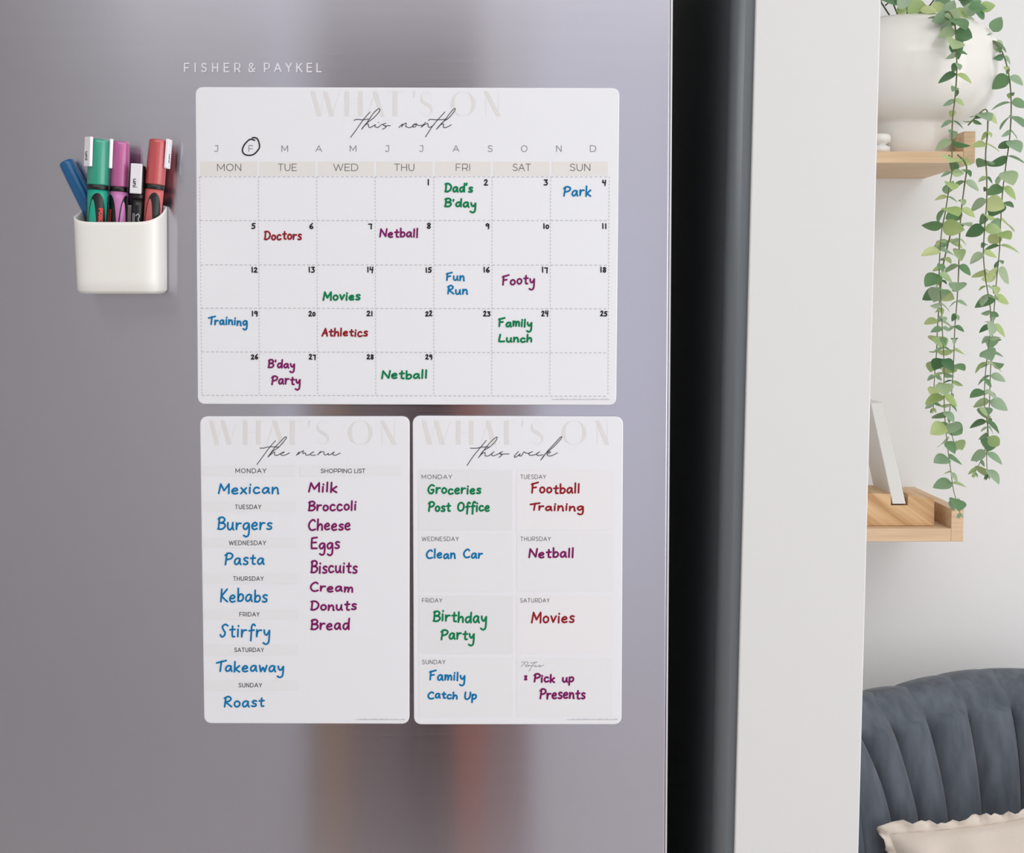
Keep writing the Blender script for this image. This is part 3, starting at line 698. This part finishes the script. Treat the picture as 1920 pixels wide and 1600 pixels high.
def marker(label, name, top_px, low_px, Y, r_px, cap_mat, barrel_mat, Yt=None, clip_angle=None, cap_rows=83, wrap=True, arch=None, kind='fat', prints=()):
    """top_px: centre of the cap end; low_px: centre of the barrel at the cup floor"""
    A = P(*low_px, Y); B = P(*top_px, Yt or Y)
    ax = (B - A); Ln = ax.length; ax.normalize()
    k = 2010.0; r = r_px / k; cap = cap_rows / k
    root = thing(name, label, 'marker pen', 'marker pens in the cup', loc=A)
    root.rotation_mode = 'QUATERNION'
    q = Vector((0, 0, 1)).rotation_difference(ax); root.rotation_quaternion = q
    z1 = Ln - cap
    rb = r * 0.95
    lathe('cap', [(r * 0.98, z1), (r, z1 + 0.001), (r * 0.985, z1 + cap * .5), (r * 0.93, Ln - 0.003), (r * 0.90, Ln - 0.001), (r * 0.80, Ln)], cap_mat, root, seg=36)
    lathe('collar', [(rb, z1 - 0.0045), (rb * 1.04, z1 - 0.004), (rb * 1.04, z1 - 0.0003), (rb, z1)], M['pen_black'], root, seg=36, label='black ring below the cap')
    lathe('barrel', [(rb * 0.7, 0), (rb * 0.86, 0.002), (rb * 0.93, 0.01), (rb * .985, z1 - 0.012), (rb * 0.985, z1 - 0.0045)], barrel_mat, root, seg=36)
    def cyl(th, z, rr):
        # th measured from the direction facing the camera, positive to the right
        return Vector((rr * math.sin(th), -rr * math.cos(th), z))
    def patch(nm, t0, t1, lo, hi, rr, m, **pr):
        n = 22; vs, fs = [], []
        for i in range(n + 1):
            t = t0 + (t1 - t0) * i / n
            for j in range(5):
                vs.append(cyl(t, lo(t) + (hi(t) - lo(t)) * j / 4, rr))
        for i in range(n):
            for j in range(4):
                a = i * 5 + j; fs.append((a, a + 5, a + 6, a + 1))
        return from_py(nm, vs, fs, m, root, True, **pr)
    if arch is not None:
        zt_ = z1 - 0.0075
        for c0 in (arch, arch + 2.09, arch - 2.09):
            patch('grip_wrap', c0 - 1.0, c0 + 1.0, lambda t: 0.012, lambda t, c0=c0: zt_ - 0.008 * ((t - c0) / 0.8) ** 2 - 0.006 * ((t - c0) / 0.8) ** 6, rb * 1.0 + 0.0002, M['pen_black'], label='black arched wrap on the barrel')
            pc = c0 - 0.42
            patch('grip_inlay', pc - 0.36, pc + 0.36, lambda t: 0.014, lambda t, pc=pc: zt_ - 0.006 - 0.018 * abs((t - pc) / 0.36) ** 2.2, rb + 0.0005, barrel_mat, label='coloured inlay in the wrap')
        for c0 in prints:
            sts = text_strokes('POSCA', CAPS, 0, 24, 0, 6.0, 10, gap=2.2)
            def mp_(x, y, c0=c0):  # text runs down the barrel
                return cyl(c0 + (y - 3.0) / k / rb * -1.0, z1 - 0.0215 - x / k * 1.3, rb + 0.0004)
            ink('barrel_print', ribbon(sts, 1.9), 0, M['pen_red_print'], root, mapper=mp_, label='red lettering down the barrel')
    if clip_angle is not None:
        th = clip_angle; w = 0.0048 if kind == 'fat' else 0.0052; t = 0.0016; l0, l1 = Ln - (0.0255 if kind == 'fat' else cap + 0.0002), Ln + 0.0012
        bm = bmesh.new(); bm_box(bm, (-w, -t, l0), (w, t, l1), 0.0007, 2)
        rot = Matrix.Rotation(th, 4, 'Z'); off = cyl(th, 0, r + 0.0012)
        bmesh.ops.transform(bm, matrix=Matrix.Translation(off) @ rot, verts=bm.verts)
        cl = from_bm('clip', bm, M['clip_white'], root, label='flat white clip with tiny print')
        bm = bmesh.new(); bm_box(bm, (-0.002, -0.0012, Ln - 0.008), (0.002, 0.002, Ln - 0.003))
        bmesh.ops.transform(bm, matrix=Matrix.Translation(cyl(th, 0, r * 0.98)) @ rot, verts=bm.verts)
        from_bm('clip_stem', bm, M['clip_white'], root)
        sts = text_strokes('uni', HAND, 0, 15, 0, 10, 17, gap=3)
        def mc(x, y):
            v = Vector(((y - 5.0) / k * -0.8, -t - 0.00015, l0 + 0.013 - x / k)); return Matrix.Translation(off) @ rot @ v
        ink('clip_print', ribbon(sts, 1.5), 0, M['black_ink'], cl, mapper=mc)
    return root
# tilted blue pen behind, then green, mauve, black, coral
marker('blue capped marker leaning out at the left of the white cup', 'marker_pen', (124, 303), (212, 478), YD - 0.0105, 15.5, M['pen_blue'], M['pen_blue'], cap_rows=110)
marker('teal green marker with white clip, beside the leaning blue marker', 'marker_pen', (186.5, 262), (177, 540), YD - 0.0305, 19.5, M['pen_green'], M['pen_green_light'], clip_angle=-0.7, arch=0.28, prints=(0.66,))
marker('mauve pink marker between the teal green and the black marker', 'marker_pen', (227, 266), (216, 540), YD - 0.0225, 17.5, M['pen_purple'], M['pen_purple_light'], clip_angle=-1.0, arch=-0.85, prints=(-0.75,))
bp = marker('short black marker with white clip between mauve and coral markers', 'marker_pen', (262, 311), (252, 540), YD - 0.024, 12.5, M['pen_black'], M['pen_black'], clip_angle=-0.1, cap_rows=52, kind='slim')
marker('coral red marker with its clip turned right, last in the cup', 'marker_pen', (297, 262), (277, 522), YD - 0.0215, 17.9, M['pen_red'], M['pen_red_light'], clip_angle=1.5, arch=0.3)
# grey lettering on the black pen's barrel
sts = [[(2, 0), (2, 20)], [(5, 0), (5, 20)], [(8, 4), (12, 0), (15, 4), (12, 10), (16, 16), (11, 20), (8, 16)]]
def mbp(x, y):
    rr = 12.5 / 2010 * 0.95 + 0.0002; th = (x - 8) / 2010 / rr
    return Vector((rr * math.sin(th), -rr * math.cos(th), 0.068 - y / 2010))
ink('barrel_print', ribbon(sts, 1.4), 0, M['pen_grey'], bp, mapper=mbp, label='pale markings on the black barrel')

# ================================================================== SHELVES
YS = 2.12; YE = YW
def ledge(label, row_top_base, row_bot, px_end, row_lip, px_lip):
    """tray shelf: base board seen end to end, upright end board at the right"""
    zb_, zt_ = P(1700, row_bot, YS).z, P(1700, row_top_base, YS).z
    x1 = P(px_end, row_bot, YS).x; x0 = P(1420, row_bot, YS).x + 0.05; xl = P(px_lip, row_bot, YS).x; zl = P(1700, row_lip, YS).z
    root = thing('picture_ledge', label, 'shelf', 'oak ledges on the lounge wall', loc=(x1, YE, zb_))
    part_world(box('base_board', (x0, YS, zb_), (xl, YE, zt_), M['oak'], root, bevel=0.0008))
    part_world(box('end_board', (xl, YS, zb_), (x1, YE, zl), M['oak'], root, bevel=0.001))
    return zb_, zt_, x1, xl
U = ledge('upper oak tray shelf carrying the white plant pot', 284, 306, 1828, 246, 1806)
Lw = ledge('lower oak tray shelf carrying the slotted wooden block', 991.5, 1016, 1806, 955, 1782.5)

# wooden block with a slot, white slab standing in it
def block():
    zt_ = Lw[1]; Y0 = YS + 0.025; Y1 = Y0 + 0.11
    xr = P(1752, 980, Y0).x; zt = P(1700, 930, Y0).z
    g = lambda px, row: (P(px, row, Y0).x, P(px, row, Y0).z)
    zb_ = zt_ + 0.0003
    pts = [(P(1560, 980, Y0).x, zb_), (xr, zb_), g(1752, 936), g(1703, 927), g(1702, 948), g(1671, 948), g(1670, 927), (P(1560, 0, Y0).x, g(1600, 922)[1])]
    o = prism('wooden_block', pts, Y0, Y1, M['pine'], None, bevel=0.0007)
    o['label'] = 'pale pine block with a slot, holding the leaning white slab'; o['category'] = 'stand'
    # slab, leaning left in the slot
    x0 = P(1674, 945, Y0).x; x1 = P(1699, 945, Y0).x; t0 = P(1633, 757, Y0); t1 = P(1655, 755, Y0); zs = P(1680, 945.5, Y0).z
    ps = [(x0, zs), (x1, zs), (t1.x, t1.z), (t0.x, t0.z)]
    s = prism('white_slab', ps, Y0 + 0.001, Y1 - 0.006, M['slab_white'], None, bevel=0.0015)
    s['label'] = 'thick white slab leaning left, standing in the slot of the pine block'; s['category'] = 'sign'
block()

# small white ridged ornament half hidden by the wall end
cxo = P(1640, 265, 2.16).x
o = lathe('ornament', [(0.014, 0), (0.016, 0.002), (0.016, 0.009), (0.011, 0.0115), (0.009, 0.013), (0.0115, 0.0145), (0.0165, 0.017), (0.0165, 0.026), (0.013, 0.029), (0.006, 0.030)], M['white_plastic'], None, 24)
o.location = (P(1640, 265, 2.18).x, 2.15, U[1] + 0.0003)
o['label'] = 'small white ridged ornament on the upper shelf, half hidden beside the pot foot'; o['category'] = 'ornament'

# ================================================================== PLANT
YP = 2.232
pcx = P(1700, 150, YP).x; kp = F / (YP * 1.0)
def prow(r): return P(1700, r, YP).z
plant = thing('potted_eucalyptus', 'trailing eucalyptus in a bulbous glossy white pot on the upper shelf', 'plant', loc=(pcx, YP, U[1]))
zf = U[1] + 0.0003
prof = [(92, None), (95, None)]
outer = [(93, zf), (95, zf + 0.002)] + [(r, prow(w)) for r, w in ((96, 243), (99, 238), (104, 235), (124, 226), (142, 207), (155, 182), (162.5, 155), (165, 128), (162, 100), (153, 80), (140, 65), (126, 55), (112, 49), (104, 47), (99, 47.5), (97, 52))]
inner = [(98, prow(58)), (98, prow(66))]
prof = [(r / kp, z) for r, z in outer + inner]
part_world(lathe('pot', prof, M['pot'], plant, seg=72, center=(pcx, YP, 0)))
part_world(lathe('soil', [(96 / kp, prow(64)), (94 / kp, prow(60)), (60 / kp, prow(58)), (10 / kp, prow(57))], M['soil'], plant, seg=24, center=(pcx, YP, 0)))

def leaf_mesh(name, wd, cup, fold):
    nx, ny = 8, 4; vs, fs = [], []
    for i in range(nx + 1):
        t = i / nx
        w = wd * (math.sin(math.pi * min(1, t ** 0.82)) ** 0.72) * (1 - 0.25 * t) * 1.1 if 0 < t < 1 else 0.004
        for j in range(-ny // 2, ny // 2 + 1):
            s = j / (ny / 2)
            vs.append((t, s * w * 0.5, -cup * t * t + fold * abs(s) * w - 0.06 * (s * s) * w))
    m = ny + 1
    for i in range(nx):
        for j in range(ny): fs.append((i * m + j, (i + 1) * m + j, (i + 1) * m + j + 1, i * m + j + 1))
    me = bpy.data.meshes.new(name); me.from_pydata(vs, [], fs); me.update()
    me.polygons.foreach_set('use_smooth', [True] * len(me.polygons)); me.materials.append(M['leaf'])
    return me
LEAVES = [leaf_mesh('leaf_broad', 0.92, 0.12, 0.16), leaf_mesh('leaf_oval', 0.62, 0.2, 0.2), leaf_mesh('leaf_narrow', 0.42, 0.1, 0.25)]
rnd = random.Random(11)
leaf_count = 0
def add_leaf(parent, pos, direction, face, size, me=None, roll=0.0):
    """leaf pointing along direction; face = direction its upper side looks to"""
    global leaf_count
    x = direction.normalized(); z = (face - x * face.dot(x)).normalized(); y = z.cross(x)
    m = Matrix((x, y, z)).transposed().to_4x4()
    o = bpy.data.objects.new('leaf', me or rnd.choice(LEAVES)); COL.objects.link(o); o.parent = parent
    o.matrix_local = Matrix.Translation(pos - (Vector(plant.location) if parent is plant else Vector())) @ m @ Matrix.Rotation(roll, 4, 'X') @ Matrix.Scale(size, 4)
    leaf_count += 1
    return o

def vine(px_pts, Y, spacing, big=0.55, seed=0, Yfun=None, start=0.0, s0=1.0, s1=1.0):
    r = random.Random(seed)
    path = catmull([(x, y, (Yfun(i / (len(px_pts) - 1)) if Yfun else Y)) for i, (x, y) in enumerate(px_pts)], 6)
    pts = [P(x, y, yy) for x, y, yy in path]
    v = tube('vine', pts, lambda t: 0.0011 * (1.15 - 0.6 * t), M['vine'], plant, seg=5); part_world(v)
    hold = v
    # walk along and set opposite pairs
    acc = start; i = 0; total = sum((pts[k + 1] - pts[k]).length for k in range(len(pts) - 1)); d = 0; node = 0
    for k in range(len(pts) - 1):
        seg = pts[k + 1] - pts[k]; l = seg.length; t = seg.normalized()
        while acc < l:
            p = pts[k] + seg * (acc / l); f = (d + acc) / total
            ang = (node % 2) * math.pi / 2 + r.uniform(-0.5, 0.5)
            isbig = r.random() < big
            for sgn in (0, math.pi):
                a = ang + sgn
                lat = Vector((math.cos(a), math.sin(a) * 0.85, 0))
                droop = r.uniform(0.1, 0.75)
                dr = (lat + Vector((0, 0, -droop))).normalized()
                size = (r.uniform(0.021, 0.029) if isbig else r.uniform(0.012, 0.018)) * (s0 + (s1 - s0) * f)
                face = Vector((r.uniform(-.5, .5), -r.uniform(0.15, 1.2), 1.0 if r.random() < 0.8 else -0.5))
                me = LEAVES[r.choice((0, 0, 1))] if isbig else LEAVES[r.choice((1, 1, 2))]
                add_leaf(hold, p, dr, face, size, me)
            node += 1; acc += spacing * (1.15 if isbig else 0.8) * r.uniform(0.85, 1.15)
        acc -= l; d += l
    # terminal tuft
    for a in (0.3, 2.2, 4.2):
        add_leaf(hold, pts[-1], Vector((math.cos(a) * .7, math.sin(a) * .5, -1)), Vector((0, -1, .4)), 0.010, LEAVES[2])
    return v
sp = 0.0196
vine([(1757, 36), (1778, 22), (1790, 45), (1793, 85), (1794, 130), (1791, 180), (1786, 225), (1785, 275), (1785, 320), (1781, 345), (1772, 400), (1766, 430), (1762, 480), (1761, 520), (1764, 560), (1767, 620), (1770, 680), (1770, 740), (1772, 790), (1777, 840), (1783, 885), (1788, 920), (1800, 962)],
     2.05, sp, 0.55, 3, lambda t: 2.13 if t < 0.02 else (2.075 if t < 0.1 else 2.045), s0=1.25, s1=1.05)
vine([(1800, 30), (1835, 60), (1870, 85), (1884, 110), (1893, 150), (1896, 200), (1893, 260), (1886, 310), (1880, 360), (1876, 420), (1874, 470), (1869, 520), (1864, 580), (1860, 640), (1857, 700), (1855, 760), (1851, 810), (1845, 850), (1828, 886)],
     2.12, sp, 0.6, 8, lambda t: 2.16 if t < .1 else 2.13, start=0.03, s0=1.2, s1=1.15)
vine([(1815, 235), (1848, 205), (1852, 240), (1848, 290), (1850, 330), (1850, 380), (1846, 430), (1844, 480), (1849, 530), (1856, 570), (1858, 610), (1852, 660), (1847, 710), (1846, 760), (1853, 810), (1850, 850), (1851, 890)],
     2.09, sp * 1.05, 0.5, 21, start=0.01, s0=1.0, s1=1.1)
vine([(1795, 290), (1812, 310), (1808, 350), (1802, 400), (1799, 450), (1797, 520), (1794, 570), (1790, 620), (1788, 680), (1784, 740), (1780, 790), (1790, 835)],
     2.075, sp * 1.1, 0.5, 34, start=0.01)
vine([(1782, 440), (1768, 500), (1762, 560), (1758, 610), (1756, 660), (1752, 710), (1750, 765)],
     2.09, sp * 1.1, 0.45, 47, start=0.01)
# crown over the pot rim
cr = tube('vine', [Vector((pcx, YP, prow(46))), Vector((pcx - 0.01, YP - 0.02, prow(0))), Vector((pcx - 0.02, YP - 0.03, prow(-40)))], 0.0016, M['vine'], plant, seg=5)
part_world(cr)
for tpx, trow in ((1600, -20), (1660, 10), (1740, -30), (1780, 5), (1820, -10)):
    q = P(tpx, trow, YP - 0.05)
    s_ = tube('vine', [Vector((pcx + (q.x - pcx) * .2, YP, prow(46))), Vector((pcx + (q.x - pcx) * .7, YP - 0.03, q.z + 0.012)), q], 0.0013, M['vine'], plant, seg=5); part_world(s_)
crown = [(1668, -6, .026), (1688, 6, .030), (1702, -8, .03), (1712, 12, .034), (1730, 2, .034), (1745, 14, .032), (1757, -4, .03), (1770, 8, .032), (1786, 18, .034), (1800, 4, .034), (1815, 14, .03), (1828, 2, .03), (1838, 18, .024), (1846, 34, .02),
         (1775, 30, .026), (1797, 34, .026), (1812, 30, .024), (1790, -14, .034), (1740, -18, .034), (1700, -24, .034), (1670, -26, .03), (1820, -20, .03), (1725, 20, .028), (1698, 16, .028), (1680, 20, .02), (1760, 22, .026), (1650, 8, .02), (1862, 60, .026), (1880, 90, .02)]
for i, (x, y, s) in enumerate(crown):
    a = rnd.uniform(0, 2 * math.pi)
    p = P(x, y, YP - 0.06 - 0.045 * rnd.random() * (x < 1830))
    add_leaf(plant, p, Vector((math.cos(a), -0.3, math.sin(a) * 0.7)), Vector((rnd.uniform(-.4, .4), -1, 0.5)), s * 0.95, LEAVES[rnd.choice((0, 0, 1))])
print('leaves', leaf_count)

# ================================================================== ARMCHAIR
def armchair():
    root = thing('armchair', 'dark grey velvet armchair with channel-tufted shell back', 'armchair', loc=(P(1925, 1400, 2.1).x, 1.95, 0))
    g = [  # grooves in the photograph, bottom to top
        [(1622, 1600), (1610, 1510), (1585, 1420), (1552, 1340), (1522, 1306)],
        [(1682, 1600), (1672, 1535), (1652, 1460), (1617, 1372), (1580, 1299)],
        [(1733, 1600), (1723, 1530), (1700, 1437), (1674, 1352), (1636, 1293)],
        [(1784, 1600), (1777, 1510), (1756, 1402), (1732, 1322), (1699, 1283)],
        [(1846, 1600), (1841, 1490), (1826, 1378), (1809, 1302), (1780, 1262)],
        [(1915, 1600), (1916, 1480), (1907, 1374), (1892, 1298), (1860, 1250)],
    ]
    ax = 1956
    g = [[(x, y + (14 if i == 3 else 22 if i == 4 else 4 if i == 2 else 0)) for i, (x, y) in enumerate(l)] for l in g]
    g = g + [[(2 * ax - x, y + (8 if i else 0)) for i, (x, y) in enumerate(l)] for l in g[::-1]]
    xc = P(ax, 1400, 2.1).x
    def Yat(px, row):
        t = (row - 1600) / (1250 - 1600)       # 0 bottom, 1 top
        u = (px - ax) / 500.0
        return 2.10 + 0.075 * t - 0.24 * u * u * (0.75 + 0.25 * t)
    n_s, n_t = 12, 22; r = 0.030
    def col(line):
        q = catmull([(x, y) for x, y in line], 6)
        return [P(x, y, Yat(x, y)) for x, y in q]
    cols = [col(l) for l in g]
    def resample(c, n):
        L_ = [0]
        for a, b in zip(c[:-1], c[1:]): L_.append(L_[-1] + (b - a).length)
        out = []
        for i in range(n + 1):
            t = L_[-1] * i / n; k = 0
            while k < len(c) - 2 and L_[k + 1] < t: k += 1
            f = (t - L_[k]) / max(1e-9, L_[k + 1] - L_[k]); out.append(c[k].lerp(c[k + 1], f))
        return out
    cols = [resample(c, n_t) for c in cols]
    full = []
    for c in cols:
        # continue downwards to seat level, then up; over the top: arc to the rear and down the outside of the back
        low = c[0]; down = [Vector((low.x + (xc - low.x) * 0.25 * k / 6, low.y - 0.01 * k / 6, low.z - (low.z - 0.40) * k / 6)) for k in range(6, 0, -1)]
        top = c[-1]; body = [p.copy() for p in c]
        arc = []
        R_ = 0.055
        # bend the last stretch so the front face rolls back over the top
        for i, p in enumerate(body):
            dz = top.z - p.z
            if dz < R_:
                q = math.acos(max(-1, min(1, 1 - dz / R_)))    # 0 at apex
                y_ = p.y; p.y = y_ + (R_ - R_ * math.sin(q)) * 0.9; p.x *= p.y / y_
        for k in range(1, 9):
            q = k / 8 * math.pi / 2
            arc.append(Vector((top.x, body[-1].y + R_ * math.sin(q), top.z - R_ * (1 - math.cos(q)))))
        end = arc[-1]
        rear = [Vector((end.x + (xc - end.x) * 0.2 * k / 8, end.y - 0.02 * k / 8, end.z - (end.z - 0.30) * k / 8)) for k in range(1, 9)]
        full.append(down + body + arc + rear)
    n = len(full[0]); fwd = len(full[0]) - 8
    for a, b in zip(full[:-1], full[1:]):
        vs, fs = [], []
        for i in range(n):
            pa, pb = a[i], b[i]
            i0, i1 = max(i - 1, 0), min(i + 1, n - 1)
            tang = (a[i1] + b[i1] - a[i0] - b[i0]).normalized(); side = (pb - pa).normalized()
            nor = side.cross(tang).normalized()
            w = (pb - pa).length; amp = w * 0.2 if i < fwd else w * 0.05
            for j in range(n_s + 1):
                s = j / n_s; bl_ = (max(0.0, 1 - abs(2 * s - 1) ** 2.2)) ** 0.75
                vs.append(pa.lerp(pb, s) + nor * ((amp * bl_ - 0.004 * (1 - bl_)) * (1 if i < n_t + 2 else 0.12)))
        m = n_s + 1
        for i in range(n - 1):
            for j in range(n_s): fs.append((i * m + j, i * m + j + 1, (i + 1) * m + j + 1, (i + 1) * m + j))
        o = from_py('back_channel', vs, fs, M['velvet'], root, True); part_world(o)
    # rolled end of the back on either side, filling the space between front and rear cloth
    for c in (full[0], full[-1]):
        sgn = -1 if c[0].x < xc else 1
        front = c[:6 + n_t + 1]; rear_ = c[::-1]
        vs, fs = [], []; K_ = 10
        for i, p in enumerate(front):
            # matching point on the rear side at the same height
            cand = [q for q in c[6 + n_t + 1:]]; q = min(cand, key=lambda w: abs(w.z - p.z))
            q = Vector((p.x, max(q.y, p.y + 0.004), p.z))
            for k in range(K_ + 1):
                a = math.pi * k / K_; mid = (p + q) / 2; h = (q.y - p.y) / 2
                vs.append(mid + Vector((sgn * h * 0.6 * math.sin(a), -h * math.cos(a), 0)))
        m = K_ + 1
        for i in range(len(front) - 1):
            for k in range(K_): fs.append((i * m + k, i * m + k + 1, (i + 1) * m + k + 1, (i + 1) * m + k))
        part_world(from_py('back_edge', vs, fs, M['velvet'], root, True))
    # seat: upholstered base, cushion and four legs
    x0, x1 = xc - 0.30, xc + 0.30
    for nm, z0, z1, ins, ya, yb in (('seat_base', 0.17, 0.30, 0.03, 1.56, 2.06), ('seat_cushion', 0.305, 0.395, 0.02, 1.54, 2.02)):
        bm = bmesh.new(); bm_box(bm, (x0 + ins, ya, z0), (x1 - ins, yb, z1), 0.035, 4)
        o = from_bm(nm, bm, M['velvet'], root, True); part_world(o)
    for x in (x0 + 0.08, x1 - 0.08):
        for y in (1.62, 2.0):
            part_world(lathe('leg', [(0.012, 0), (0.013, 0.01), (0.02, 0.18)], M['chair_leg'], root, seg=14, center=(x, y, 0)))
armchair()

# ---- linen cushion with a ragged ruffle
def cushion():
    Yc = 2.005
    tl, tr = P(1662, 1562, Yc), P(2165, 1460, Yc)
    ex = (tr - tl); wd = ex.length; ex.normalize(); ez = Vector((ex.z, 0, -ex.x)) * -1
    if ez.z < 0: ez = -ez
    lean = math.radians(14)
    dn = (-ez * math.cos(lean) + Vector((0, -1, 0)) * math.sin(lean)).normalized(); nor = ex.cross(dn).normalized()
    if nor.y > 0: nor = -nor
    root = thing('cushion', 'beige linen cushion with a ruffled edge propped on the grey armchair', 'cushion', loc=tl)
    n = 44; H = 0.27
    rr = random.Random(5)
    def fold(u, v):
        return 0.006 * math.sin(9 * u + 5 * v + 1.3) + 0.0045 * math.sin(17 * v - 7 * u) + 0.004 * math.sin(23 * u + 3 * v) + 0.004 * math.sin(31 * u + 9 * v * v) * max(0, 1 - 2.2 * v)
    vs, fs = [], []
    for side in (1, -1):
        b0 = len(vs)
        for i in range(n + 1):
            for j in range(n + 1):
                u, v = i / n, j / n
                e = (1 - abs(2 * u - 1) ** 2.6) * (1 - abs(2 * v - 1) ** 2.6)
                th = 0.062 * max(0, e) ** 0.5
                pin = 0.018 * (math.sin(math.pi * u) * (2 * v - 1) * -1), 0.018 * (math.sin(math.pi * v) * (2 * u - 1) * -1)
                p = ex * (u * wd + pin[1] * 1) + dn * (v * H + pin[0] * 1) + nor * (side * th + (fold(u, v) * min(1, e * 4) if side == 1 else 0))
                vs.append(p)
        for i in range(n):
            for j in range(n):
                a = b0 + i * (n + 1) + j; q = (a, a + 1, a + n + 2, a + n + 1); fs.append(q if side == 1 else q[::-1])
    from_py('cover', vs, fs, M['linen'], root, True)
    # ruffle all round
    K = 240; vs, fs = [], []
    per = []
    for k in range(K):
        t = 4 * k / K; s = int(t); f = t - s
        u, v = [(f, 0), (1, f), (1 - f, 1), (0, 1 - f)][s]
        o_ = [(0, -1), (1, 0), (0, 1), (-1, 0)][s]
        pin = 0.018 * (math.sin(math.pi * u) * (2 * v - 1) * -1), 0.018 * (math.sin(math.pi * v) * (2 * u - 1) * -1)
        p = ex * (u * wd + pin[1]) + dn * (v * H + pin[0])
        cu = 0 if 0.12 < f < 0.88 else (1 - min(f, 1 - f) / 0.12)
        out = (ex * o_[0] + dn * o_[1])
        if cu > 0:
            o2 = [(0, -1), (1, 0), (0, 1), (-1, 0)][(s + (1 if f > .5 else -1)) % 4]
            out = (out + (ex * o2[0] + dn * o2[1]) * cu).normalized() * (1 + .25 * cu)
        per.append((p, out))
    for k in range(K):
        p, out = per[k]
        wv = 0.006 * math.sin(k * 1.15) + 0.004 * math.sin(k * 2.3 + 1)
        ln = 0.0125 + rr.uniform(-0.003, 0.0035) + 0.0025 * math.sin(k * 0.37)
        for j, f in enumerate((-0.25, 0.2, 0.6, 1.0)):
            vs.append(p + out * (ln * f) + nor * (0.004 + wv * max(0, f)))
    for k in range(K):
        k2 = (k + 1) % K
        for j in range(3): fs.append((k * 4 + j, k2 * 4 + j, k2 * 4 + j + 1, k * 4 + j + 1))
    o = from_py('ruffle', vs, fs, M['linen'], root, True, label='frayed ruffle around the cushion')
    sd = o.modifiers.new('thick', 'SOLIDIFY'); sd.thickness = 0.0012
cushion()
